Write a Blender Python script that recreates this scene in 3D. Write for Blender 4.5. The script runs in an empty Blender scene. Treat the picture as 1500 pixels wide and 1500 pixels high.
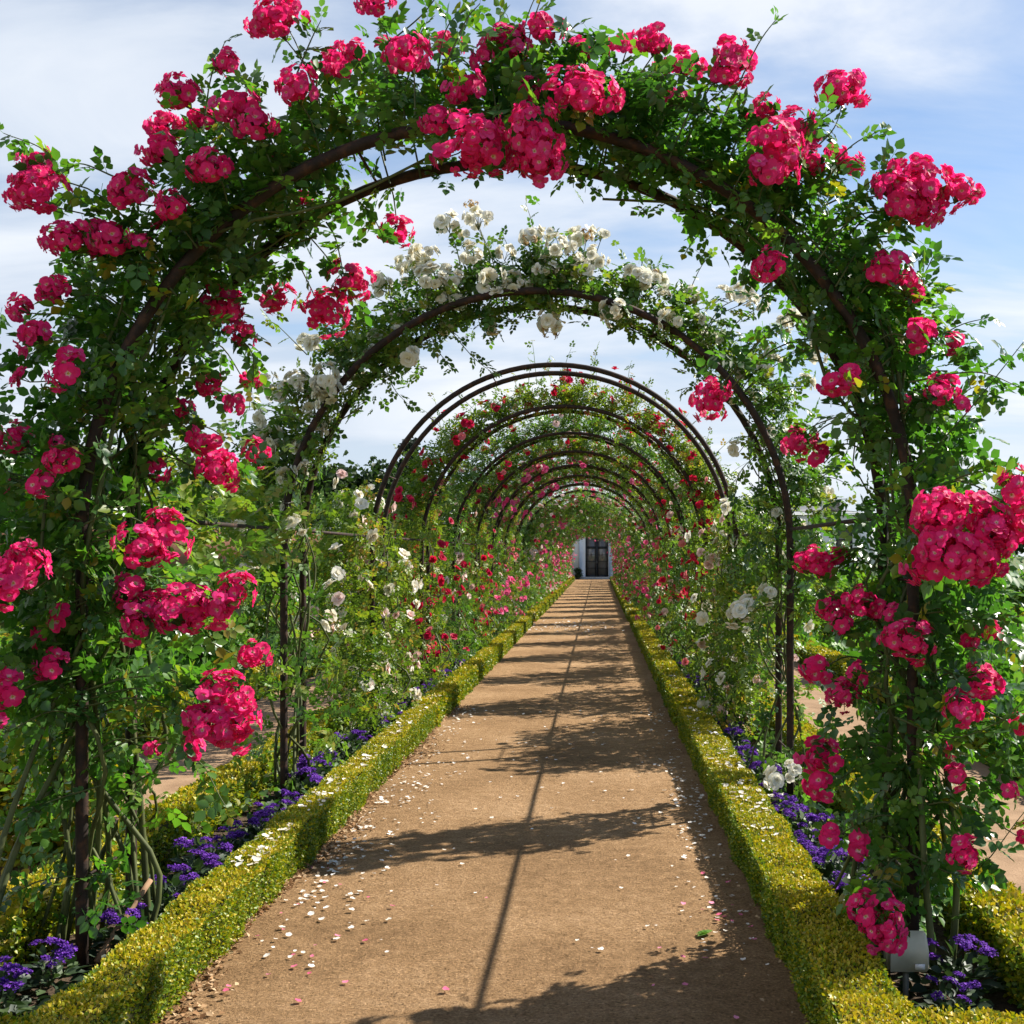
import bpy, math, random
import numpy as np
from mathutils import Vector, Matrix

RNG = np.random.default_rng(11)
random.seed(11)
R = math.radians
scene = bpy.context.scene
COL = scene.collection

# ------------------------------------------------------------------ camera
VPX, VPY, FPX = 877.0, 812.0, 1750.0          # vanishing point / focal length of the photograph (1500 px)
CAMZ = 1.6
cam_d = bpy.data.cameras.new('camera')
cam = bpy.data.objects.new('camera', cam_d)
COL.objects.link(cam)
cam.location = (0, 0, CAMZ)
cam.rotation_euler = (R(90), 0, 0)
cam_d.sensor_width = 36
cam_d.lens = 36 * FPX / 1500
cam_d.shift_x = -(VPX - 750) / 1500
cam_d.shift_y = (VPY - 750) / 1500
cam_d.clip_end = 2000
scene.camera = cam

def W(px, py, d):
    """point at distance d that the photograph shows at (px, py)"""
    return np.array([(px - VPX) / FPX * d, d, CAMZ - (py - VPY) / FPX * d])

# ------------------------------------------------------------------ node helpers
def new_mat(name):
    m = bpy.data.materials.new(name)
    m.use_nodes = True
    m.node_tree.nodes.clear()
    return m, m.node_tree

def N(nt, t, **kw):
    n = nt.nodes.new(t)
    for k, v in kw.items():
        if k.startswith('_'):
            setattr(n, k[1:], v)
        else:
            n.inputs[k].default_value = v
    return n

def L(nt, a, b):
    nt.links.new(a, b)

def ramp(nt, stops, interp='LINEAR'):
    n = nt.nodes.new('ShaderNodeValToRGB')
    cr = n.color_ramp
    cr.interpolation = interp
    while len(cr.elements) < len(stops):
        cr.elements.new(0.5)
    for e, (p, c) in zip(cr.elements, stops):
        e.position = p
        e.color = (c[0], c[1], c[2], 1)
    return n

def leaf_mat(name, stops, trans, tfac=0.35, rough=0.42, spec=0.4):
    m, nt = new_mat(name)
    a = N(nt, 'ShaderNodeAttribute', _attribute_name='tint')
    rp = ramp(nt, stops)
    L(nt, a.outputs['Fac'], rp.inputs[0])
    p = N(nt, 'ShaderNodeBsdfPrincipled', Roughness=rough)
    p.inputs['Specular IOR Level'].default_value = spec
    L(nt, rp.outputs[0], p.inputs['Base Color'])
    t = N(nt, 'ShaderNodeBsdfTranslucent')
    mx = N(nt, 'ShaderNodeMix', _data_type='RGBA', _blend_type='MULTIPLY')
    mx.inputs['Factor'].default_value = 1.0
    L(nt, rp.outputs[0], mx.inputs[6])
    mx.inputs[7].default_value = (trans[0], trans[1], trans[2], 1)
    L(nt, mx.outputs[2], t.inputs['Color'])
    ms = N(nt, 'ShaderNodeMixShader', Fac=tfac)
    L(nt, p.outputs[0], ms.inputs[1]); L(nt, t.outputs[0], ms.inputs[2])
    o = nt.nodes.new('ShaderNodeOutputMaterial')
    L(nt, ms.outputs[0], o.inputs[0])
    return m

def petal_mat(name, c_eye, c_in, c_out, c_alt, tfac=0.35):
    """colour runs from the eye of the flower to the petal edge, and differs a little from flower to flower"""
    m, nt = new_mat(name)
    a = N(nt, 'ShaderNodeAttribute', _attribute_name='rad')
    b = N(nt, 'ShaderNodeAttribute', _attribute_name='tint')
    rp = ramp(nt, [(0.0, c_eye), (0.20, c_eye), (0.36, c_in), (1.0, c_out)])
    L(nt, a.outputs['Fac'], rp.inputs[0])
    mx = N(nt, 'ShaderNodeMix', _data_type='RGBA')
    L(nt, b.outputs['Fac'], mx.inputs['Factor'])
    L(nt, rp.outputs[0], mx.inputs[6])
    mx.inputs[7].default_value = (*c_alt, 1)
    mm = N(nt, 'ShaderNodeMath', _operation='MULTIPLY')
    mm.inputs[1].default_value = 0.6
    L(nt, b.outputs['Fac'], mm.inputs[0]); L(nt, mm.outputs[0], mx.inputs['Factor'])
    p = N(nt, 'ShaderNodeBsdfPrincipled', Roughness=0.6)
    p.inputs['Specular IOR Level'].default_value = 0.2
    L(nt, mx.outputs[2], p.inputs['Base Color'])
    t = N(nt, 'ShaderNodeBsdfTranslucent')
    L(nt, mx.outputs[2], t.inputs['Color'])
    ms = N(nt, 'ShaderNodeMixShader', Fac=tfac)
    L(nt, p.outputs[0], ms.inputs[1]); L(nt, t.outputs[0], ms.inputs[2])
    o = nt.nodes.new('ShaderNodeOutputMaterial')
    L(nt, ms.outputs[0], o.inputs[0])
    return m

def noise_mat(name, stops, scale=5.0, detail=6, rough=0.9, bump=0.0, bscale=40.0, spec=0.3, stretch=(1, 1, 1), bdist=0.01):
    m, nt = new_mat(name)
    tc = nt.nodes.new('ShaderNodeTexCoord')
    mp = nt.nodes.new('ShaderNodeMapping')
    mp.inputs['Scale'].default_value = stretch
    L(nt, tc.outputs['Object'], mp.inputs[0])
    no = N(nt, 'ShaderNodeTexNoise', Scale=scale, Detail=detail, Roughness=0.65)
    L(nt, mp.outputs[0], no.inputs['Vector'])
    rp = ramp(nt, stops)
    L(nt, no.outputs['Fac'], rp.inputs[0])
    p = N(nt, 'ShaderNodeBsdfPrincipled', Roughness=rough)
    p.inputs['Specular IOR Level'].default_value = spec
    L(nt, rp.outputs[0], p.inputs['Base Color'])
    if bump:
        n2 = N(nt, 'ShaderNodeTexNoise', Scale=bscale, Detail=5)
        L(nt, mp.outputs[0], n2.inputs['Vector'])
        bp = N(nt, 'ShaderNodeBump', Strength=bump, Distance=bdist)
        L(nt, n2.outputs['Fac'], bp.inputs['Height'])
        L(nt, bp.outputs[0], p.inputs['Normal'])
    o = nt.nodes.new('ShaderNodeOutputMaterial')
    L(nt, p.outputs[0], o.inputs[0])
    return m

# ------------------------------------------------------------------ materials
M = {}
M['rust'] = noise_mat('rusty_iron', [(0.3, (0.012, 0.008, 0.006)), (0.52, (0.028, 0.015, 0.010)), (0.68, (0.075, 0.032, 0.015)), (0.8, (0.12, 0.05, 0.022))], 22, 6, 0.75, 0.35, 130, 0.3, bdist=0.003)
M['cane'] = noise_mat('rose_cane', [(0.3, (0.035, 0.045, 0.012)), (0.6, (0.085, 0.10, 0.028)), (0.85, (0.15, 0.12, 0.05))], 14, 5, 0.65, 0.2, 90, stretch=(1, 1, 0.25), bdist=0.003)
M['stem'] = noise_mat('green_stem', [(0.3, (0.05, 0.075, 0.02)), (0.7, (0.10, 0.11, 0.035))], 20, 3, 0.6)
M['wood'] = noise_mat('dry_wood', [(0.3, (0.20, 0.11, 0.06)), (0.7, (0.38, 0.24, 0.14))], 30, 5, 0.85, 0.3, 80, stretch=(1, 1, 0.2), bdist=0.003)
M['bark'] = noise_mat('bark', [(0.3, (0.04, 0.028, 0.018)), (0.7, (0.12, 0.09, 0.06))], 6, 5, 0.95, 0.5, 20)
M['leaf_dark'] = leaf_mat('rose_leaf_dark', [(0, (0.032, 0.084, 0.025)), (0.5, (0.060, 0.148, 0.026)), (0.85, (0.11, 0.215, 0.030)), (0.97, (0.18, 0.23, 0.027)), (1, (0.26, 0.2, 0.02))], (1.5, 1.9, 0.6), 0.42, 0.34, 0.55)
M['leaf_mid'] = leaf_mat('rose_leaf_mid', [(0, (0.032, 0.08, 0.02)), (0.5, (0.085, 0.17, 0.026)), (0.85, (0.18, 0.25, 0.035)), (1, (0.24, 0.22, 0.04))], (1.5, 1.8, 0.7), 0.34, 0.42, 0.45)
M['leaf_light'] = leaf_mat('rose_leaf_light', [(0, (0.035, 0.085, 0.014)), (0.5, (0.115, 0.195, 0.024)), (0.85, (0.23, 0.28, 0.034)), (1, (0.33, 0.20, 0.06))], (1.5, 1.6, 0.6), 0.36, 0.45, 0.4)
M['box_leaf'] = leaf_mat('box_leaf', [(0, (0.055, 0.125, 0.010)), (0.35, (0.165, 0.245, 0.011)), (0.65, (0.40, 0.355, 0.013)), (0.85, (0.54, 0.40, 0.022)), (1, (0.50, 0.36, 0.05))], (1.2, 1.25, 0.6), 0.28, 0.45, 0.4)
M['box_core'] = noise_mat('box_twigs', [(0.3, (0.018, 0.022, 0.006)), (0.7, (0.07, 0.07, 0.015))], 60, 4, 0.95)
M['helio_leaf'] = leaf_mat('heliotrope_leaf', [(0, (0.016, 0.032, 0.016)), (0.6, (0.04, 0.07, 0.03)), (1, (0.08, 0.12, 0.045))], (1.2, 1.5, 0.7), 0.2, 0.5, 0.35)
M['helio_flower'] = leaf_mat('heliotrope_flower', [(0, (0.04, 0.010, 0.12)), (0.5, (0.125, 0.03, 0.35)), (1, (0.30, 0.11, 0.58))], (1.1, 1.1, 1.1), 0.3, 0.7, 0.1)
M['crop_leaf'] = leaf_mat('crop_leaf', [(0, (0.04, 0.11, 0.016)), (0.5, (0.09, 0.22, 0.03)), (1, (0.19, 0.31, 0.05))], (1.4, 1.6, 0.6), 0.35, 0.5, 0.35)
M['tree_leaf'] = leaf_mat('tree_leaf', [(0, (0.014, 0.032, 0.010)), (0.5, (0.032, 0.065, 0.016)), (1, (0.075, 0.11, 0.028))], (1.3, 1.5, 0.6), 0.25, 0.55, 0.3)
M['pine_leaf'] = leaf_mat('pine_leaf', [(0, (0.008, 0.018, 0.012)), (0.5, (0.016, 0.034, 0.016)), (1, (0.035, 0.05, 0.02))], (1.2, 1.3, 0.6), 0.1, 0.6, 0.3)
M['dry_leaf'] = leaf_mat('dry_leaf', [(0, (0.16, 0.075, 0.03)), (0.5, (0.33, 0.19, 0.09)), (1, (0.55, 0.40, 0.24))], (1, 1, 1), 0.15, 0.8, 0.15)
M['pink'] = petal_mat('hot_pink_petal', (0.88, 0.70, 0.62), (0.86, 0.05, 0.25), (0.86, 0.007, 0.150), (0.84, 0.10, 0.36), 0.42)
M['stamen'] = noise_mat('stamens', [(0.35, (0.20, 0.11, 0.02)), (0.65, (0.60, 0.40, 0.06))], 300, 2, 0.8)
M['white'] = petal_mat('cream_white_petal', (0.80, 0.68, 0.36), (0.86, 0.82, 0.66), (0.88, 0.86, 0.79), (0.80, 0.70, 0.52), 0.3)
M['spent'] = petal_mat('faded_petal', (0.3, 0.16, 0.06), (0.50, 0.34, 0.16), (0.62, 0.48, 0.29), (0.35, 0.2, 0.09), 0.25)
M['blush'] = petal_mat('blush_petal', (0.80, 0.50, 0.38), (0.84, 0.62, 0.54), (0.87, 0.73, 0.67), (0.83, 0.52, 0.48), 0.3)
M['red'] = petal_mat('crimson_petal', (0.45, 0.10, 0.04), (0.66, 0.018, 0.045), (0.58, 0.010, 0.06), (0.44, 0.010, 0.08), 0.4)
M['coral'] = petal_mat('coral_petal', (0.80, 0.4, 0.2), (0.74, 0.13, 0.15), (0.78, 0.15, 0.18), (0.76, 0.32, 0.3), 0.3)
M['rosepink'] = petal_mat('rose_pink_petal', (0.85, 0.5, 0.45), (0.84, 0.09, 0.30), (0.82, 0.06, 0.27), (0.84, 0.26, 0.42), 0.42)
M['petal_fallen'] = leaf_mat('fallen_petal', [(0, (0.74, 0.66, 0.54)), (1, (0.84, 0.82, 0.78))], (1, 1, 1), 0.2, 0.7, 0.15)
M['petal_pink'] = leaf_mat('fallen_pink_petal', [(0, (0.62, 0.10, 0.20)), (1, (0.80, 0.30, 0.42))], (1, 1, 1), 0.2, 0.7, 0.15)
M['plaster'] = noise_mat('white_plaster', [(0.3, (0.70, 0.71, 0.73)), (0.7, (0.80, 0.80, 0.81))], 0.8, 5, 0.85, 0.1, 30)
M['stone'] = noise_mat('pale_stone', [(0.3, (0.36, 0.33, 0.30)), (0.7, (0.50, 0.47, 0.43))], 3, 5, 0.85, 0.2, 40)
M['greystone'] = noise_mat('grey_stone', [(0.3, (0.14, 0.125, 0.11)), (0.7, (0.26, 0.24, 0.21))], 12, 5, 0.9, 0.5, 40)
M['slate'] = noise_mat('slate_roof', [(0.3, (0.07, 0.075, 0.085)), (0.7, (0.13, 0.135, 0.15))], 2, 4, 0.7)
M['blackpaint'] = noise_mat('black_paint', [(0.3, (0.012, 0.014, 0.017)), (0.7, (0.022, 0.024, 0.028))], 5, 3, 0.45)
M['whitepaint'] = noise_mat('white_paint', [(0.3, (0.74, 0.74, 0.74)), (0.7, (0.82, 0.82, 0.81))], 5, 3, 0.5)
M['label'] = noise_mat('cream_enamel', [(0.3, (0.40, 0.37, 0.26)), (0.62, (0.52, 0.48, 0.35)), (0.7, (0.44, 0.40, 0.29))], 9, 3, 0.5)
M['labelwhite'] = noise_mat('white_sticker', [(0.3, (0.74, 0.74, 0.72)), (0.7, (0.82, 0.82, 0.80))], 9, 3, 0.4)
M['zinc'] = noise_mat('grey_metal', [(0.3, (0.13, 0.14, 0.13)), (0.7, (0.22, 0.23, 0.22))], 20, 3, 0.55)

def glass_mat():
    m, nt = new_mat('window_glass')
    p = N(nt, 'ShaderNodeBsdfPrincipled', Roughness=0.04)
    p.inputs['Base Color'].default_value = (0.13, 0.12, 0.11, 1)
    p.inputs['Specular IOR Level'].default_value = 0.8
    o = nt.nodes.new('ShaderNodeOutputMaterial')
    L(nt, p.outputs[0], o.inputs[0])
    return m
M['glass'] = glass_mat()

def brick_mat():
    m, nt = new_mat('garden_brick')
    tc = nt.nodes.new('ShaderNodeTexCoord')
    mp = nt.nodes.new('ShaderNodeMapping')
    mp.inputs['Rotation'].default_value = (R(90), 0, 0)
    L(nt, tc.outputs['Object'], mp.inputs[0])
    b = N(nt, 'ShaderNodeTexBrick', Scale=4.0)
    b.inputs['Color1'].default_value = (0.22, 0.075, 0.04, 1)
    b.inputs['Color2'].default_value = (0.30, 0.12, 0.065, 1)
    b.inputs['Mortar'].default_value = (0.22, 0.15, 0.11, 1)
    L(nt, mp.outputs[0], b.inputs['Vector'])
    p = N(nt, 'ShaderNodeBsdfPrincipled', Roughness=0.9)
    L(nt, b.outputs['Color'], p.inputs['Base Color'])
    o = nt.nodes.new('ShaderNodeOutputMaterial')
    L(nt, p.outputs[0], o.inputs[0])
    return m
M['brick'] = brick_mat()

def path_mat():
    m, nt = new_mat('trodden_earth')
    tc = nt.nodes.new('ShaderNodeTexCoord')
    big = N(nt, 'ShaderNodeTexNoise', Scale=0.9, Detail=5, Roughness=0.6)
    mid = N(nt, 'ShaderNodeTexNoise', Scale=14.0, Detail=9, Roughness=0.78)
    fine = N(nt, 'ShaderNodeTexNoise', Scale=75.0, Detail=6, Roughness=0.75)
    vor = N(nt, 'ShaderNodeTexVoronoi', Scale=85.0)
    for n in (big, mid, fine, vor):
        L(nt, tc.outputs['Object'], n.inputs['Vector'])
    rp = ramp(nt, [(0.35, (0.18, 0.102, 0.044)), (0.5, (0.335, 0.200, 0.094)), (0.64, (0.48, 0.305, 0.160))])
    ad = N(nt, 'ShaderNodeMath', _operation='MULTIPLY_ADD')
    ad.inputs[1].default_value = 0.45
    L(nt, big.outputs['Fac'], ad.inputs[0])
    m2 = N(nt, 'ShaderNodeMath', _operation='MULTIPLY')
    m2.inputs[1].default_value = 0.55
    L(nt, mid.outputs['Fac'], m2.inputs[0]); L(nt, m2.outputs[0], ad.inputs[2])
    L(nt, ad.outputs[0], rp.inputs[0])
    gr = ramp(nt, [(0.32, (0.20, 0.18, 0.17)), (0.43, (0.78, 0.78, 0.78)), (0.56, (1.06, 1.06, 1.06)), (0.66, (1.7, 1.7, 1.75))])
    L(nt, fine.outputs['Fac'], gr.inputs[0])
    mx = N(nt, 'ShaderNodeMix', _data_type='RGBA', _blend_type='MULTIPLY')
    mx.inputs['Factor'].default_value = 1.0
    L(nt, rp.outputs[0], mx.inputs[6]); L(nt, gr.outputs[0], mx.inputs[7])
    p = N(nt, 'ShaderNodeBsdfPrincipled', Roughness=0.95)
    p.inputs['Specular IOR Level'].default_value = 0.15
    L(nt, mx.outputs[2], p.inputs['Base Color'])
    hs = N(nt, 'ShaderNodeMath', _operation='ADD')
    L(nt, fine.outputs['Fac'], hs.inputs[0])
    h2 = N(nt, 'ShaderNodeMath', _operation='MULTIPLY')
    h2.inputs[1].default_value = 2.0
    L(nt, mid.outputs['Fac'], h2.inputs[0]); L(nt, h2.outputs[0], hs.inputs[1])
    bp = N(nt, 'ShaderNodeBump', Strength=0.9, Distance=0.02)
    L(nt, hs.outputs[0], bp.inputs['Height'])
    L(nt, bp.outputs[0], p.inputs['Normal'])
    o = nt.nodes.new('ShaderNodeOutputMaterial')
    L(nt, p.outputs[0], o.inputs[0])
    return m
M['path'] = path_mat()
M['soil'] = noise_mat('bed_soil', [(0.3, (0.035, 0.022, 0.013)), (0.7, (0.10, 0.065, 0.036))], 9, 8, 0.95, 0.8, 60, bdist=0.02)
M['ground'] = noise_mat('garden_ground', [(0.3, (0.05, 0.085, 0.02)), (0.5, (0.085, 0.12, 0.03)), (0.7, (0.16, 0.12, 0.06))], 0.9, 8, 0.95, 0.8, 30, bdist=0.03)
M['sidepath'] = noise_mat('side_path_earth', [(0.3, (0.20, 0.12, 0.062)), (0.7, (0.33, 0.21, 0.12))], 5, 8, 0.95, 0.6, 90)

# ------------------------------------------------------------------ mesh accumulator
class Acc:
    def __init__(self):
        self.v, self.tint, self.rad = [], [], []
        self.f = {}            # (size, material index) -> list of arrays
        self.n = 0
    def add(self, verts, faces, mat=0, tint=None, rad=None):
        verts = np.asarray(verts, float).reshape(-1, 3)
        k = len(verts)
        self.v.append(verts)
        self.tint.append(np.full(k, 0.5) if tint is None else np.broadcast_to(np.asarray(tint, float), (k,)))
        self.rad.append(np.full(k, 0.5) if rad is None else np.broadcast_to(np.asarray(rad, float), (k,)))
        bysize = {}
        for fa in faces:
            bysize.setdefault(len(fa), []).append(fa)
        for s, fl in bysize.items():
            self.f.setdefault((s, mat), []).append(np.array(fl, int) + self.n)
        self.n += k
    def stamp(self, tmpl, pos, rot, scale, tint=None, mats=None):
        """copies of a template: pos (n,3), rot (n,3,3) with columns x,y,z, scale (n,) or (n,3)"""
        pos = np.asarray(pos, float)
        n = len(pos)
        if n == 0:
            return
        tv, tf, tr = tmpl['v'], tmpl['f'], tmpl['rad']
        scale = np.asarray(scale, float)
        if scale.ndim == 0:
            scale = np.full(n, float(scale))
        if scale.ndim == 1:
            scale = np.repeat(scale[:, None], 3, 1)
        loc = tv[None] * scale[:, None, :]
        vv = np.einsum('nij,nkj->nki', rot, loc) + pos[:, None, :]
        k = len(tv)
        self.v.append(vv.reshape(-1, 3))
        tint = RNG.random(n) if tint is None else np.asarray(tint, float)
        tt = np.repeat(tint[:, None], k, 1)
        if tmpl.get('jit') is not None:
            ng = tmpl['jit'].max() + 1
            tt = np.clip(tt + (RNG.random((n, ng)) - 0.5)[:, tmpl['jit']] * 0.35, 0, 1)
        self.tint.append(tt.ravel())
        self.rad.append(np.tile(tr, n))
        for (s, mi), fa in tf.items():
            mi2 = mi if mats is None else mats[mi]
            ff = (fa[None] + (np.arange(n) * k)[:, None, None] + self.n).reshape(-1, s)
            self.f.setdefault((s, mi2), []).append(ff)
        self.n += n * k
    def build(self, name, mats, smooth=False):
        me = bpy.data.meshes.new(name)
        if self.n:
            v = np.concatenate(self.v)
            me.vertices.add(len(v))
            me.vertices.foreach_set('co', v.astype(np.float32).ravel())
            loops, starts, mi, cur = [], [], [], 0
            for (s, m_), fl in self.f.items():
                fa = np.concatenate(fl)
                loops.append(fa.ravel())
                starts.append(cur + np.arange(len(fa)) * s)
                mi.append(np.full(len(fa), m_))
                cur += fa.size
            loops = np.concatenate(loops)
            me.loops.add(len(loops))
            me.loops.foreach_set('vertex_index', loops.astype(np.int32))
            starts = np.concatenate(starts)
            me.polygons.add(len(starts))
            me.polygons.foreach_set('loop_start', starts.astype(np.int32))
            me.polygons.foreach_set('material_index', np.concatenate(mi).astype(np.int32))
            for nm, ar in (('tint', self.tint), ('rad', self.rad)):
                at = me.attributes.new(nm, 'FLOAT', 'POINT')
                at.data.foreach_set('value', np.concatenate(ar).astype(np.float32))
            me.update(calc_edges=True)
            me.validate()
            if smooth:
                me.polygons.foreach_set('use_smooth', np.ones(len(me.polygons), bool))
        for m_ in mats:
            me.materials.append(M[m_])
        return me

def link(name, data, parent=None, loc=(0, 0, 0)):
    o = bpy.data.objects.new(name, data)
    COL.objects.link(o)
    o.location = loc
    if parent is not None:
        o.parent = parent
    return o

def tag(o, label=None, cat=None, group=None, kind=None):
    if label: o['label'] = label
    if cat: o['category'] = cat
    if group: o['group'] = group
    if kind: o['kind'] = kind
    return o

def thing(name, label, cat, loc=(0, 0, 0), group=None):
    o = link(name, None, None, loc)
    o.empty_display_size = 0.2
    return tag(o, label, cat, group)

def copy_tree(o, parent=None):
    c = o.copy()
    COL.objects.link(c)
    if parent is not None:
        c.parent = parent
    for ch in list(o.children):
        copy_tree(ch, c)
    return c

ORD = ['first', 'second', 'third', 'fourth', 'fifth', 'sixth', 'seventh', 'eighth', 'ninth', 'tenth', 'eleventh', 'twelfth',
       'thirteenth', 'fourteenth', 'fifteenth', 'sixteenth', 'seventeenth', 'eighteenth', 'nineteenth', 'twentieth', 'twenty-first',
       'twenty-second', 'twenty-third', 'twenty-fourth', 'twenty-fifth', 'twenty-sixth']

# ------------------------------------------------------------------ primitive adders
def add_box(acc, x0, x1, y0, y1, z0, z1, mat=0, bev=0.0):
    if bev <= 0:
        v = [(x, y, z) for z in (z0, z1) for y in (y0, y1) for x in (x0, x1)]
        acc.add(v, [(0, 2, 3, 1), (4, 5, 7, 6), (0, 1, 5, 4), (2, 6, 7, 3), (0, 4, 6, 2), (1, 3, 7, 5)], mat)
        return
    b = bev
    v = []
    idx = {}
    for sx in (0, 1):
        for sy in (0, 1):
            for sz in (0, 1):
                X, Y, Z = (x0, x1)[sx], (y0, y1)[sy], (z0, z1)[sz]
                dx, dy, dz = (b, -b)[sx], (b, -b)[sy], (b, -b)[sz]
                for a in range(3):
                    p = [X + dx, Y + dy, Z + dz]
                    p[a] = (X, Y, Z)[a]
                    idx[(sx, sy, sz, a)] = len(v)
                    v.append(tuple(p))
    f = []
    for a in range(3):
        o1, o2 = [k for k in range(3) if k != a]
        for s in (0, 1):
            q = []
            for (i, j) in ((0, 0), (1, 0), (1, 1), (0, 1)):
                key = [0, 0, 0]; key[a] = s; key[o1] = i; key[o2] = j
                q.append(idx[(*key, a)])
            f.append(tuple(q))
    for a in range(3):                      # bevel strips along axis a
        o1, o2 = [k for k in range(3) if k != a]
        for i in (0, 1):
            for j in (0, 1):
                k0 = [0, 0, 0]; k1 = [0, 0, 0]
                k0[a] = 0; k1[a] = 1
                k0[o1] = k1[o1] = i; k0[o2] = k1[o2] = j
                f.append((idx[(*k0, o1)], idx[(*k1, o1)], idx[(*k1, o2)], idx[(*k0, o2)]))
    for sx in (0, 1):
        for sy in (0, 1):
            for sz in (0, 1):
                f.append(tuple(idx[(sx, sy, sz, a)] for a in range(3)))
    acc.add(v, f, mat)

def add_tube(acc, pts, rad, seg=6, mat=0, cap=True, tint=0.5):
    pts = np.asarray(pts, float)
    n = len(pts)
    rad = np.broadcast_to(np.asarray(rad, float), (n,))
    tan = np.gradient(pts, axis=0)
    tan /= np.linalg.norm(tan, axis=1)[:, None] + 1e-9
    ref = np.array([0.0, 1.0, 0.0]) if abs(tan[0][1]) < 0.8 else np.array([1.0, 0.0, 0.0])
    vs = []
    a = np.linspace(0, 2 * np.pi, seg, endpoint=False) + np.pi / seg
    for p, t, r in zip(pts, tan, rad):
        u = np.cross(t, ref); u /= np.linalg.norm(u) + 1e-9
        w = np.cross(u, t)
        ref = w
        vs.append(p + r * (np.cos(a)[:, None] * u + np.sin(a)[:, None] * w))
    f = []
    for i in range(n - 1):
        for k in range(seg):
            k2 = (k + 1) % seg
            f.append((i * seg + k, i * seg + k2, (i + 1) * seg + k2, (i + 1) * seg + k))
    if cap:
        f.append(tuple(range(seg))[::-1])
        f.append(tuple((n - 1) * seg + k for k in range(seg)))
    acc.add(np.concatenate(vs), f, mat, tint)

def spline(ctrl, n):
    """Catmull-Rom through control points"""
    P = np.asarray(ctrl, float)
    P = np.vstack([2 * P[0] - P[1], P, 2 * P[-1] - P[-2]])
    out = []
    segs = len(P) - 3
    for t in np.linspace(0, segs - 1e-6, n):
        i = int(t); u = t - i
        p0, p1, p2, p3 = P[i:i + 4]
        out.append(0.5 * ((2 * p1) + (-p0 + p2) * u + (2 * p0 - 5 * p1 + 4 * p2 - p3) * u ** 2 + (-p0 + 3 * p1 - 3 * p2 + p3) * u ** 3))
    return np.array(out)

# ------------------------------------------------------------------ templates
def mk(vs, fs, rad=None, mats=None, jit=None):
    f = {}
    mats = mats or [0] * len(fs)
    for fa, m_ in zip(fs, mats):
        f.setdefault((len(fa), m_), []).append(fa)
    f = {k: np.array(x, int) for k, x in f.items()}
    vs = np.asarray(vs, float)
    return {'v': vs, 'f': f, 'rad': np.full(len(vs), 0.5) if rad is None else np.asarray(rad, float), 'jit': None if jit is None else np.asarray(jit, int)}

def leaflet(w=0.33):
    v = [(0, 0, 0), (0, 0.5, -0.06), (0, 1.0, -0.16), (-w * 0.85, 0.27, 0.07), (-w, 0.58, 0.02), (w * 0.85, 0.27, 0.07), (w, 0.58, 0.02)]
    f = [(0, 1, 4, 3), (1, 2, 4), (0, 5, 6, 1), (1, 6, 2)]
    return np.array(v), f

def compound(simple=False):
    """rose leaf: five or seven leaflets on a rachis, unit length, along +Y, facing +Z"""
    vs, fs, jit = [], [], []
    lays = [(1.0, 0, 0.0, 0.50), (0.70, 1, 62, 0.44), (0.70, -1, 62, 0.44), (0.36, 1, 72, 0.38), (0.36, -1, 72, 0.38)]
    for g, (yb, sd, ang, ln) in enumerate(lays):
        if simple:
            v = np.array([(0, 0, 0), (-0.34, 0.5, 0.06), (0, 1, -0.1), (0.34, 0.5, 0.06)])
            f = [(0, 2, 1), (0, 3, 2)]
        else:
            v, f = leaflet(0.36)
        v = v * ln
        a = R(-ang * sd)
        c, s = math.cos(a), math.sin(a)
        v = np.stack([v[:, 0] * c - v[:, 1] * s, v[:, 0] * s + v[:, 1] * c, v[:, 2]], 1)
        droop = -0.12 * yb ** 2
        y0 = yb * 0.62
        v = v + np.array([0.02 * sd, y0, droop])
        o = sum(len(x) for x in vs)
        vs.append(v)
        jit += [g] * len(v)
        fs += [tuple(i + o for i in q) for q in f]
    if not simple:
        o = sum(len(x) for x in vs)
        vs.append(np.array([(-0.012, -0.05, 0), (0.012, -0.05, 0), (0.008, 0.35, -0.02), (-0.008, 0.35, -0.02), (0.005, 0.63, -0.12), (-0.005, 0.63, -0.12)]))
        fs += [(o, o + 1, o + 2, o + 3), (o + 3, o + 2, o + 4, o + 5)]
        jit += [0] * 6
    return mk(np.concatenate(vs), fs, jit=jit)
T_ROSE = compound()
T_ROSE_S = compound(True)
_lv, _lf = leaflet(0.34)
T_LEAF = mk(_lv, _lf)
T_BOX = mk([(0, 0, 0), (-0.36, 0.5, 0.10), (0, 1, -0.05), (0.36, 0.5, 0.10)], [(0, 2, 1), (0, 3, 2)])
T_BROAD = mk([(0, 0, 0), (-0.42, 0.35, 0.12), (-0.36, 0.72, 0.05), (0, 1, -0.12), (0.36, 0.72, 0.05), (0.42, 0.35, 0.12), (0, 0.5, -0.03)],
             [(0, 6, 2, 1), (6, 3, 2), (0, 5, 4, 6), (6, 4, 3)])
T_PETAL = mk([(-0.5, -0.5, 0.14), (0, -0.55, 0.0), (0.5, -0.4, 0.12), (-0.55, 0.1, 0.05), (0, 0.05, -0.05), (0.55, 0.1, 0.06), (-0.3, 0.5, 0.16), (0.05, 0.6, 0.06), (0.35, 0.45, 0.2)],
             [(0, 1, 4, 3), (1, 2, 5, 4), (3, 4, 7, 6), (4, 5, 8, 7)])

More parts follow.
